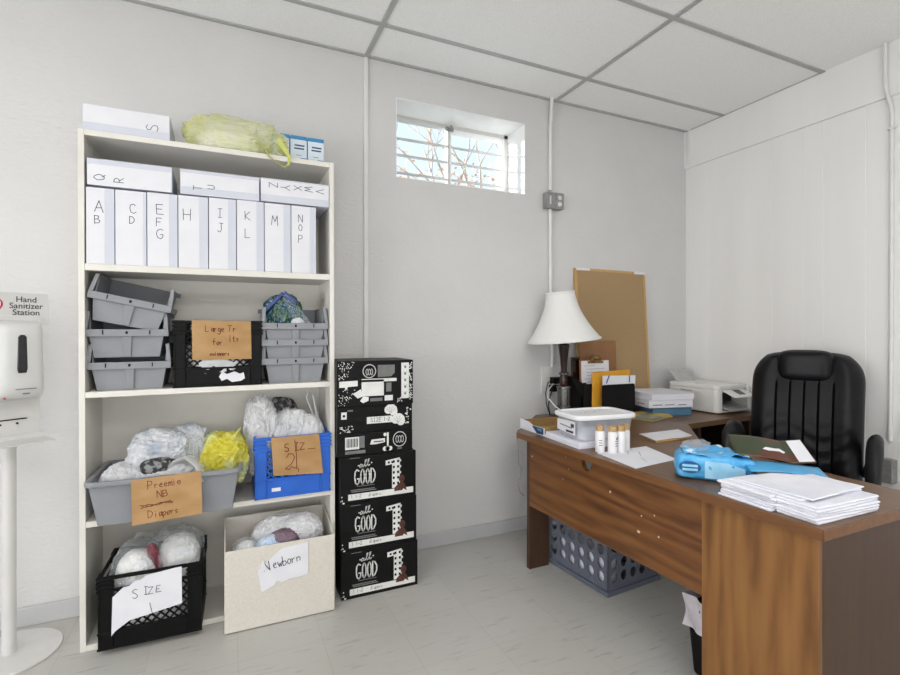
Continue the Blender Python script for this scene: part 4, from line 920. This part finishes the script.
# ------------------------------------------------------------------ lamp
lp = thing('table_lamp','table lamp with white bell shade and dark metal stem on the desk','lamp',(1.845,2.41,DT+.0003))
m = MB(); m.caplathe([(.072,0),(.075,.006),(.07,.016),(.05,.024),(.046,.05),(.043,.056)],40); m.build('lamp_base',M['bronze'],lp,smooth=40)
m = MB(); m.caplathe([(.036,.056),(.041,.062),(.041,.07),(.036,.074),(.0375,.172),(.042,.176),(.042,.184),(.034,.19)],32,flute=.05); m.build('chrome_collar',M['chrome'],lp,smooth=30)
m = MB(); m.caplathe([(.024,.19),(.026,.20),(.024,.235),(.022,.252)],12); m.caplathe([(.019,.272),(.018,.29),(.024,.36),(.033,.425),(.034,.435),(.026,.442)],10); m.build('stem',M['bronze'],lp,smooth=20)
m = MB(); m.caplathe([(.022,.252),(.030,.256),(.031,.266),(.022,.272)],24); m.caplathe([(.014,.442),(.016,.446),(.015,.475),(.01,.48)],20); m.build('chrome_ring',M['chrome'],lp,smooth=40)
m = MB(); m.caplathe([(.012,.48),(.026,.52),(.03,.56),(.022,.595),(.008,.605)],20); m.build('bulb',M['paper'],lp,smooth=60)
sh = MB(); prof = []
for i in range(17):
    v = i/16; prof.append((.084+.130*(1-v)**1.75, .462+.285*v))
TL = Matrix.Translation((.0,0,.46)) @ Euler((0,R(-5.5),0)).to_matrix().to_4x4() @ Matrix.Translation((0,0,-.46))
sh.X = TL; sh.lathe(prof,56); shd = sh.build('lamp_shade',M['shade'],lp,smooth=50,solid=.0018)
m = MB(); m.X = TL
m.lathe([(.2145,.459),(.2165,.459),(.2165,.467),(.2125,.467),(.2145,.459)],56); m.lathe([(.0845,.743),(.0865,.743),(.0865,.751),(.0835,.751),(.0845,.743)],48)
for k in range(3): m.cyl((0,0,.715),(.084*math.cos(k*2.094),.084*math.sin(k*2.094),.735),.0016,n=6)
m.cyl((0,0,.605),(0,0,.73),.003,n=8)
m.build('trim_ring',M['shade'],shd,smooth=50)
c = thing('lamp_cord','white lamp cord looping behind the tub on the desk','cord',(1.80,2.38,DT))
m = MB(); m.tube([(.03,-.06,.006),(.005,-.05,.03),(-.04,-.0,.075),(-.05,.06,.12),(.0,.12,.16),(.045,.135,.19)],.004,8); m.build('cord_body',M['outlet'],c,smooth=60)
fh = thing('magazine_file','tall black magazine file standing behind the lamp','magazine file',(1.985,2.475,DT))
m = MB(); m.prism([(-.10,0),(.07,0),(.07,.235),(-.02,.235),(-.10,.12)],-.045,.045,'yz'); m.build('file_body',M['black'],fh,bevel=.003)

# boards leaning on the wall
def leaning(name, label, cat, x0,x1, y_base, h, tilt, parts, roll=0):
    t = tag(bpy.data.objects.new(name,None),label,cat); COL.objects.link(t)
    t.location = ((x0+x1)/2, y_base, DT+.0004); t.rotation_euler = (R(-tilt),R(roll),0); return t, x1-x0
cb,w = leaning('corkboard','large tan corkboard in a pale wood frame leaning on the wall','corkboard',2.045,2.648,2.515,.925,3.4,None)
H_ = .925
m = MB(); m.box(-w/2+.012,w/2-.012,-.008,.004,.012,H_-.012); m.build('cork_sheet',M['cork'],cb)
m = MB(); f=.018
m.box(-w/2,-w/2+f,-.012,.006,0,H_); m.box(w/2-f,w/2,-.012,.006,0,H_); m.box(-w/2+f,w/2-f,-.012,.006,0,f); m.box(-w/2+f,w/2-f,-.012,.006,H_-f,H_); m.build('frame',M['corkframe'],cb,bevel=.002)
m = MB(); m.box(-w/2+.01,-w/2+.12,-.0135,.007,H_-.014,H_+.001); m.box(w/2-.1,w/2,-.0135,.007,H_-.018,H_+.001); m.build('corner_label',M['paper'],cb)
bb,w = leaning('hardboard_panel','brown hardboard panel leaning against the corkboard','board',2.015,2.315,2.466,.46,2.5,None)
m = MB(); m.box(-w/2,w/2,-.003,.003,0,.455); m.build('board_sheet',M['brown'],bb,bevel=.001)
cl,w = leaning('clipboard','clipboard of white papers with a brass clip behind the desk sorter','clipboard',1.985,2.225,2.425,.345,3,None)
m = MB(); m.box(-w/2,w/2,-.002,.002,0,.34); m.build('board_sheet',M['brown'],cl,bevel=.001)
m = MB(); m.box(-w/2+.012,w/2-.012,-.006,-.0022,.02,.332); pp = m.build('papers',M['paper'],cl)
m = MB()
for k in range(7): ink(m,[[(-.09+random.uniform(0,.02),.30-.02*k),(random.uniform(-.03,.08),.302-.02*k)]],.0016,-.0064)
m.build('lettering',M['ink'],pp)
m = MB(); m.box(-.06,.06,-.014,-.006,.315,.33); m.prism([(-.045,.328),(.045,.328),(.02,.372),(-.02,.372)],-.018,-.010); m.cyl((-.03,-.02,.345),(.03,-.02,.345),.011,n=12); m.build('clip',M['brass'],cl,bevel=.002)
fr,w = leaning('dark_frame','thin dark brown frame edge leaning behind the clipboard','frame',1.945,2.005,2.449,.36,3,None)
m = MB(); m.box(-w/2,w/2,-.006,.006,0,.355); m.build('frame_board',M['bronze'],fr,bevel=.001)

# desk sorter with envelope and papers
so = thing('desk_sorter','black desk sorter holding envelopes and papers','desk sorter',(2.155,2.335,DT+.0004))
m = MB(); m.box(-.13,.13,-.055,.085,0,.004); m.build('sorter_base',M['black'],so,bevel=.002)
def rplate(m, x0,x1,y,z0,z1,r=.014,t=.004):
    m.prism([(x0,z0),(x1,z0)]+[(x1-r+r*math.cos(R(k)),z1-r+r*math.sin(R(k))) for k in range(0,91,15)]+[(x0+r+r*math.cos(R(k)),z1-r+r*math.sin(R(k))) for k in range(90,181,15)],y,y+t,'xz')
for y,h,x in ((-.05,.196,0),(.02,.19,-.2),(.078,.19,-.09)):
    m = MB(); rplate(m,-.128+x*.4,.128+x*.4,y,.003,h); m.build('divider_plate',M['matblack'],so)
e = thing('envelope','manila yellow envelope in the desk sorter','envelope',(2.145,2.342,DT+.006)); m = MB(); m.prism([(-.145,0),(.145,0),(.15,.272),(-.143,.262)],-.0045,.0045); m.build('envelope_body',M['orange'],e,bevel=.002)
e = thing('document','white document with blue pen marks at the front of the desk sorter','paper',(2.165,2.300,DT+.006)); m = MB(); m.prism([(-.118,0),(.125,0),(.134,.238),(-.122,.244)],-.003,.003); b_ = m.build('sheets',M['paper'],e)
m = MB(); ink(m,[[(-.095,.2),(-.075,.242)],[(.085,.2),(.085,.236)]],.009,-.0036,0); m.build('pen_marks',M['penblue'],b_)

# ------------------------------------------------------------------ things on the desk
t = thing('cardboard_tray','open cardboard tray with a printed white side at the desk end','tray',(1.575,2.115,DT+.0004),-2)
m = MB(); m.box(-.15,.15,-.115,.115,0,.003)
def wall4(m,a,b,h,T=.003):
    m.box(a,-a+T if False else a+T,-b,b,.003,h)
m.prism([(-.15,.0),(.15,0),(.15,.045),(-.15,.045)],-.115,-.112,'xz'); m.prism([(-.15,.0),(.15,0),(.15,.045),(-.15,.045)],.112,.115,'xz'); m.box(.147,.15,-.112,.112,.003,.045)
m.prism([(-.112,.0),(.112,0),(.112,.05),(.03,.046),(-.01,.034),(-.112,.036)],-.147,-.15,'yz'); m.build('tray_body',M['tan'],t)
m = MB(); m.prism([(-.115,.0),(.115,0),(.115,.052),(.03,.048),(-.01,.036),(-.115,.038)],-.1502,-.1515,'yz'); w_ = m.build('printed_side',M['paper'],t)
m = MB(); m.prism([(-.105,.004),(-.045,.002),(.0,.034),(-.105,.036)],-.1516,-.1522,'yz',0); m.prism([(-.09,.018),(-.06,.018),(-.045,.03),(-.09,.03)],-.1523,-.1526,'yz',1); m.build('printing',[M['navy'],M['bookblue']],w_)
t = thing('paper_ream','ream of white paper under the lidded plastic tub','paper ream',(1.53,1.85,DT+.0004),-4)
m = MB(); m.box(-.125,.125,-.14,.14,0,.012); m.build('sheets',M['ream'],t); m = MB(); m.box(-.118,.125,-.135,.14,.0122,.026); m.build('sheets',M['ream'],t)
t = thing('lidded_tub','milky plastic tub with a white lid on the ream of paper','plastic tub',(1.565,1.815,DT+.0268),-6)
m = MB(); 
def tubwall(u,v):
    th = 2*math.pi*u; k = (abs(math.cos(th))**6+abs(math.sin(th))**6)**(-1/6); s = 1-.10*(1-v); return (.152*s*k*math.cos(th), .105*s*k*math.sin(th), .002+.098*v)
m.surf(tubwall,64,4); m.add([tubwall(i/64,0) for i in range(64)],[tuple(range(64))]); m.build('tub_body',M['tubclear'],t,smooth=50)
m = MB(); lidp = []
for (k_,z_) in ((.97,.094),(1.07,.094),(1.085,.098),(1.085,.108),(1.05,.114),(.93,.114),(.90,.108),(.5,.108)):
    lidp.append([( .152*k_*(abs(math.cos(a))**6+abs(math.sin(a))**6)**(-1/6)*math.cos(a), .105*k_*(abs(math.cos(a))**6+abs(math.sin(a))**6)**(-1/6)*math.sin(a), z_) for a in [2*math.pi*i/64 for i in range(64)]])
vs = [p for l in lidp for p in l]; m.add(vs,[(j*64+i,j*64+(i+1)%64,(j+1)*64+(i+1)%64,(j+1)*64+i) for j in range(len(lidp)-1) for i in range(64)]+[tuple(range(7*64,8*64))]); m.build('lid',M['lid'],t,smooth=40)
m = MB(); ink(m, strokes('- - -',-.07,.0,.018,0,.08)+strokes('. - .',-.0,.012,.02,10,.08),.0045,0,0,lambda a,b:(a,b,.1086)); m.build('embossing',M['greyprint'],t)
m = MB(); m.prism([(-.075,.024),(.075,.03),(.075,.078),(-.075,.085)],-.1525,-.1515,'yz'); lab_ = m.build('side_label',M['paper'],t)
m = MB(); m.prism([(-.06,.03),(-.0,.03),(-.0,.04),(-.06,.04)],-.1528,-.1526,'yz',0); m.prism([(-.05,.05),(.05,.055),(.05,.06),(-.05,.055)],-.1528,-.1526,'yz',1); m.prism([(-.065,.056),(-.04,.056),(-.04,.072),(-.065,.072)],-.1528,-.1526,'yz',0); m.build('printing',[M['ink'],M['greyprint']],lab_)
t = thing('paper_bundle','stacked pale papers inside the milky lidded tub','papers',(1.565,1.815,DT+.0294),-6); m = MB(); m.box(-.12,.12,-.08,.08,0,.035); m.box(-.11,.1,-.075,.07,.0355,.055); m.build('sheets',M['ream'],t)
vl = [(1.449,1.647,'small white bottle with amber cap standing apart from the other bottles'),(1.486,1.612,'small white bottle beside the lone one, with a dark mark on its label'),(1.527,1.607,'small white bottle third along the row in front of the tub'),(1.565,1.622,'small white bottle at the far end of the row by the loose papers')]
for k,(x,y,l) in enumerate(vl):
    t = thing('pill_bottle',l,'bottle',(x,y,DT+.0004),k*40-30,'small white bottles on the desk')
    m = MB(); m.caplathe([(.0185,0),(.0195,.002),(.0195,.082),(.0175,.088),(.015,.09)],28); b_ = m.build('bottle_body',M['vial'],t,smooth=40)
    m = MB(); m.caplathe([(.0165,.0902),(.0168,.092),(.0168,.110),(.0155,.113)],24,flute=.04); m.build('cap',M['cap'],t,smooth=30)
    m = MB()
    for z in (.03,.04,.05): m.prism([(-.008,z),(.006,z),(.006,z+.003),(-.008,z+.003)],-.0204,-.0197)
    if k == 1: m.prism([(-.004,.058),(.006,.056),(.008,.070),(.0,.066)],-.0205,-.0197)
    m.build('printing',M['greyprint'],b_)
def sheet(name,label,poly,z,th,mat,cat='paper',lines=None):
    cx = sum(p[0] for p in poly)/len(poly); cy = sum(p[1] for p in poly)/len(poly)
    t = thing(name,label,cat,(cx,cy,z)); m = MB(); m.prism([(a-cx,b-cy) for a,b in poly],0,th,'xy'); o = m.build('sheet',mat,t)
    if lines:
        m = MB(); ink(m,[[(a-cx,b-cy) for a,b in l] for l in lines],.0022,0,0,lambda a,b:(a,b,th+.0004)); m.build('lettering',M['greyprint'],o)
    return t
sheet('paper_sheet','loose white sheet in front of the row of small bottles',[(1.42,1.632),(1.388,1.385),(1.64,1.42),(1.703,1.64)],DT+.0004,.0012,M['paper'],'paper',[[(1.5,1.44),(1.53,1.50)],[(1.52,1.56),(1.56,1.60)],[(1.55,1.52),(1.6,1.58)]])
sheet('notepad','white notepad with a yellow edge near the inner desk corner','notepad' and [(1.845,1.815),(1.80,1.672),(2.04,1.688),(2.11,1.82)],DT+.0004,.009,M['corkframe'],'notepad')
sheet('paper_sheet','white sheet lying on the yellow-edged notepad',[(1.843,1.818),(1.80,1.674),(1.92,1.684),(1.96,1.672),(2.05,1.686),(2.113,1.822)],DT+.0098,.0016,M['paper'])
random.seed(21)
def bundle(label, cx, cy, z, L_, W_, th, rz, k):
    t = thing('paper_bundle',label,'papers',(cx,cy,z),rz,'bundles in the paper pile'); m = MB(); n = 14
    def pg(i,j,top):
        a = 2*i/n-1; b = 2*j/n-1
        rip = .0012*noise.noise(Vector((a*2,b*2,k*5))) if top and max(abs(a),abs(b)) < .99 else 0
        return (a*L_+.004*noise.noise(Vector((b*3,k,1))), b*W_+.003*noise.noise(Vector((a*3,k,7))), (th if top else 0)+rip)
    T = [[pg(i,j,1) for i in range(n+1)] for j in range(n+1)]; B = [[pg(i,j,0) for i in range(n+1)] for j in range(n+1)]
    for G in (T,B): m.add([p for r_ in G for p in r_],[(j*(n+1)+i,j*(n+1)+i+1,(j+1)*(n+1)+i+1,(j+1)*(n+1)+i) for j in range(n) for i in range(n)])
    per = [(0,i) for i in range(n)]+[(j,n) for j in range(n)]+[(n,n-i) for i in range(n)]+[(n-j,0) for j in range(n)]; q = len(per)
    m.add([B[j][i] for j,i in per]+[tuple((Vector(B[j][i])+Vector(T[j][i]))/2+Vector((.0025*(2*i/n-1),.0025*(2*j/n-1),0))) for j,i in per]+[T[j][i] for j,i in per],[(w*q+x,w*q+(x+1)%q,(w+1)*q+(x+1)%q,(w+1)*q+x) for w in (0,1) for x in range(q)])
    m.build('sheets',M['ream'],t,smooth=50)
od = ['lowest','second lowest','third lowest','third highest','second highest','highest']
zz = DT+.0004
for k in range(6):
    bundle(od[k]+' paper bundle in the half of the pile nearer the blue pack', 1.540+random.uniform(-.007,.007), .970+random.uniform(-.004,.004), zz, .134, .082, .0074, random.uniform(-3,2)-2, k)
    bundle(od[k]+' paper bundle in the half of the pile nearer the desk end', 1.550+random.uniform(-.007,.007), .832+random.uniform(-.003,.003), zz, .134, .053, .0074, random.uniform(-2,2)-2, k+10)
    zz += .0076
bundle('paper bundle lying across both halves of the pile, under the top one', 1.556, .925, zz, .132, .104, .0066, -3, 31); zz += .0068
bundle('topmost paper bundle lying across both halves of the pile', 1.563, .912, zz, .130, .102, .005, 2, 37)
# blue pack with leaflet
pk = thing('blue_pack','torn blue plastic pack lying on the desk behind the paper pile','pack',(1.541,1.200,DT+.0004),-43)
m = MB()
def pack(u,v):
    th = 2*math.pi*v; a = 2*u-1; e = max(.0,1-abs(a)**14)**.3 if abs(a) < 1 else 0
    k = (abs(math.cos(th))**5+abs(math.sin(th))**5)**(-1/5); n = .12*noise.noise(Vector((a*3,math.cos(th)*2,math.sin(th)*2)))+.06*noise.noise(Vector((a*9,math.cos(th)*5,math.sin(th)*5)))
    g = 1-.22*max(0,a)**2
    return (.015+.127*a, .060*k*(1+n)*math.cos(th)*e, max(0,.043+.043*k*(1+n)*math.sin(th)*e*g))
m.surf(pack,40,56); b_ = m.build('pack_body',M['packblue'],pk,smooth=60)
m = MB(); Yf = -.0625
m.prism([(-.068+.034*math.cos(R(k)),.045+.020*math.sin(R(k))) for k in range(0,360,20)],Yf-.003,Yf+.004,'xz',0)
for dz in (-.007,.006): m.box(-.092,-.044,Yf-.0045,Yf-.003,.045+dz-.004,.045+dz+.004,1)
m.prism([(-.022,.012),(.098,.010),(.10,.05),(.05,.066),(-.022,.07)],Yf-.002,Yf+.004,'xz',1)
m.build('printing',[M['packnavy'],M['packpale']],b_)
m = MB()
def wrap(u,v): return (-.085+.20*u, -.05+.12*v, .084+.012*math.sin(9*u+3*v)*(.3+u)*.7+.012*noise.noise(Vector((u*7,v*5,3)))+.008*v)
m.surf(wrap,36,16); m.build('wrapper',M['packstripe'],pk,smooth=60,solid=.0008)
m = MB(); bag(m,(-.03,.045,.095),(.075,.05,.04),61,.3,sub=4); m.build('torn_film',M['clear'],pk,smooth=70)
lf_ = thing('leaflet','glossy green and brown leaflet lying on the blue pack','leaflet',(1.69,1.085,DT+.095),-40)
m = MB()
def leaf(u,v):
    a = 2*u-1; b = 2*v-1
    return (.115*a, .058*b*(1+.15*a), .018-.020*u+.010*math.sin(3.0*u+.6)+.048*(v-.5)+.022*max(0,u-.72)/.28)
m.surf(leaf,28,12); m.build('sheet',M['magazine'],lf_,smooth=60,solid=.0006)
m = MB(); P_ = lambda u,v: tuple(Vector(leaf(u,v))+Vector((0,0,.0012)))
for poly in ([(.40,.40),(.47,.36),(.62,.42),(.66,.36),(.70,.44),(.64,.56),(.58,.52),(.46,.52)],): m.add([P_(*p) for p in poly],[tuple(range(len(poly)))])
m.surf(lambda u,v: P_(.80+.19*u+.05*(1-v)*0, .04+.92*v),6,8)
m.build('pale_print',M['paper'],lf_,smooth=60)
fl = thing('blue_wrapping','bright blue plastic flap of wrapping under the leaflet','wrapping',(1.64,1.025,DT+.0655),-40)
m = MB(); m.surf(lambda u,v: (.11*(2*u-1)+.02, .045*(2*v-1)*(1-.1*u), .005*math.sin(4*u)-.004*u+.014*(v-.5)),16,8); m.build('film',M['packblue'],fl,smooth=60,solid=.0008)
# book stack, colour sheets and printer on the return
t = thing('box','blue box lying under the white binder stack by the printer','box',(2.52,2.32,DT+.0004),-14); m = MB(); m.box(-.13,.13,-.14,.14,0,.05); m.build('box_body',M['bookblue'],t,bevel=.002)
for k,(l,z,hh,dx) in enumerate((('lower thick white catalogue on the blue box',.0506,.046,0),('upper white catalogue on top of the stack by the printer',.1002,.032,.01))):
    t = thing('catalogue',l,'catalogue',(2.50+dx,2.32,DT+z),-14+3*k,'white catalogues by the printer'); m = MB(); m.box(-.148,.148,-.15,.15,0,hh); m.build('pages',M['ream'],t,bevel=.003)
    m = MB(); m.box(-.15,.15,-.152,.152,hh+.0002,hh+.003); m.build('cover',M['paper'],t,bevel=.001)
    if k == 0: m = MB(); ink(m,[[(-.12,.018),(-.06,.019)],[(-.04,.018),(.02,.019)],[(.05,.017),(.1,.018)]],.005,-.1506); ink(m,[[(-.1,.02),(-.03,.02)],[(0,.02),(.08,.02)]],.005,0,0,lambda a,b:(-.1486,a,b)); m.build('printing',M['greyprint'],t)
t = thing('colour_sheets','pile of colourful printed sheets in front of the catalogues','papers',(2.30,2.20,DT+.0004),18); m = MB(); m.box(-.13,.12,-.10,.09,0,.008); m.box(-.12,.11,-.085,.1,.0082,.017); m.build('sheets',M['map'],t,bevel=.001)
pr_ = thing('printer','white inkjet printer with its paper tray out on the desk return','printer',(2.915,2.275,DT+.0004))
m = MB(); W,Dp,Hh = .30,.36,.178
m.prism([(-W/2,-Dp/2+.03)]+[(-W/2+.03-.03*math.cos(R(k)),-Dp/2+.03-.03*math.sin(R(k))) for k in range(15,90,15)]+[(-W/2+.03,-Dp/2),(-.10,-Dp/2),(-.10,Dp/2),(-W/2,Dp/2)],.006,.15,'xy')
m.box(-.10,W/2,-Dp/2+.13,Dp/2,.006,.15); m.box(-.10,W/2,-Dp/2+.0,-Dp/2+.13,.006,.02); m.box(W/2-.03,W/2,-Dp/2-.01,-Dp/2+.13,.006,.165); m.box(-.10,W/2-.03,-Dp/2+.01,-Dp/2+.13,.128,.15)
m.build('printer_body',M['printer'],pr_,bevel=.004)
m = MB(); m.prism([(-W/2,-Dp/2+.03)]+[(-W/2+.03-.03*math.cos(R(k)),-Dp/2+.03-.03*math.sin(R(k))) for k in range(15,90,15)]+[(-W/2+.03,-Dp/2+.0),(W/2-.03,-Dp/2+.0),(W/2-.03,Dp/2),(-W/2,Dp/2)],.1505,Hh,'xy'); m.build('scanner_lid',M['printer'],pr_,bevel=.005)
m = MB(); m.hexa([(-.095,-Dp/2-.075,.105),(.10,-Dp/2-.075,.105),(.10,-Dp/2+.01,.143),(-.095,-Dp/2+.01,.143)],[(-.095,-Dp/2-.077,.113),(.10,-Dp/2-.077,.113),(.10,-Dp/2+.01,.151),(-.095,-Dp/2+.01,.151)]); cp = m.build('control_panel',M['printer'],pr_,bevel=.003)
m = MB(); m.hexa([(-.02,-Dp/2-.055,.1228),(.04,-Dp/2-.055,.1228),(.04,-Dp/2-.005,.1448),(-.02,-Dp/2-.005,.1448)],[(-.02,-Dp/2-.055,.124),(.04,-Dp/2-.055,.124),(.04,-Dp/2-.005,.146),(-.02,-Dp/2-.005,.146)]); m.build('display',M['glassblack'],cp)
m = MB(); m.hexa([(-.085,-Dp/2-.05,.022),(.09,-Dp/2-.05,.022),(.09,-Dp/2+.1,.045),(-.085,-Dp/2+.1,.045)],[(-.085,-Dp/2-.05,.03),(.09,-Dp/2-.05,.03),(.09,-Dp/2+.1,.053),(-.085,-Dp/2+.1,.053)]); m.build('output_tray',M['printgrey'],pr_,bevel=.002)
m = MB(); m.box(-.095,.118,-Dp/2+.1,-Dp/2+.128,.055,.127); m.build('paper_slot',M['glassblack'],pr_)
m = MB(); m.hexa([(-.14,Dp/2-.065,Hh+.0005),(.02,Dp/2-.065,Hh+.0005),(.02,Dp/2-.055,Hh+.0005),(-.14,Dp/2-.055,Hh+.0005)],[(-.14,Dp/2+.02,Hh+.075),(.02,Dp/2+.02,Hh+.075),(.02,Dp/2+.028,Hh+.075),(-.14,Dp/2+.028,Hh+.075)]); m.build('paper_support',M['printgrey'],pr_,bevel=.002)
m = MB(); m.box(-W/2-.0006,-W/2+.002,-.0,.09,.126,.134); m.build('vent',M['printgrey'],pr_)

# ------------------------------------------------------------------ daylight, lamps, camera
w = bpy.data.worlds.new('sky'); S.world = w; w.use_nodes = True
N = w.node_tree.nodes; L = w.node_tree.links; bg = N['Background']
tc = N.new('ShaderNodeTexCoord'); sp = N.new('ShaderNodeSeparateXYZ'); rp = N.new('ShaderNodeValToRGB')
rp.color_ramp.elements[0].position = .0; rp.color_ramp.elements[0].color = (.84,.92,1,1); rp.color_ramp.elements[1].position = .8; rp.color_ramp.elements[1].color = (.5,.72,1,1)
L.new(tc.outputs['Generated'], sp.inputs[0]); L.new(sp.outputs['Z'], rp.inputs['Fac']); L.new(rp.outputs['Color'], bg.inputs['Color']); bg.inputs['Strength'].default_value = 1.08
sd = bpy.data.lights.new('sun','SUN'); sd.energy = 9; sd.angle = R(1); so_ = bpy.data.objects.new('sun',sd); COL.objects.link(so_); so_.location = (0,-6,9); so_.rotation_euler = Vector((.85,-.305,-.1)).to_track_quat('-Z','Y').to_euler()
def area(name, loc, rot, sx, sy, power, col=(1,1,1)):
    d = bpy.data.lights.new(name,'AREA'); d.shape = 'RECTANGLE'; d.size = sx; d.size_y = sy; d.energy = power; d.color = col
    o = bpy.data.objects.new(name,d); COL.objects.link(o); o.location = loc; o.rotation_euler = [R(a) for a in rot]; return o
area('side_window_light',(LEFT+.02,-.6,1.45),(0,-104,0),2.0,3.2,142,(.97,.985,1))
area('front_fill_light',(.4,FRONT+.02,1.5),(112,0,0),3.0,1.6,46,(.98,.99,1))  # unseen fill added to brighten back wall and ceiling, not a window
area('ceiling_light_near',(.1,-.9,CEIL-.012),(0,0,0),1.2,.6,22,(1,.99,.97))
area('ceiling_light_desk',(1.4,.25,CEIL-.012),(0,0,0),1.2,.6,6,(1,.99,.97))
area('ceiling_light_shelf',(-1.1,.6,CEIL-.012),(0,0,0),1.2,.6,10,(1,.99,.97))
cd = bpy.data.cameras.new('camera'); cam = bpy.data.objects.new('camera',cd); COL.objects.link(cam)
cd.sensor_fit = 'HORIZONTAL'; cd.sensor_width = 36; cd.lens = 494.5/900*36; cd.shift_x = 0; cd.shift_y = -4.5/900; cd.clip_start = .02
cam.location = (0,0,1.2045); cam.rotation_euler = (R(90),0,R(-24.47)); S.camera = cam
S.view_settings.view_transform = 'Standard'; S.view_settings.look = 'None'; S.view_settings.gamma = 1; S.view_settings.use_curve_mapping = False
S.view_settings.exposure = 0.36
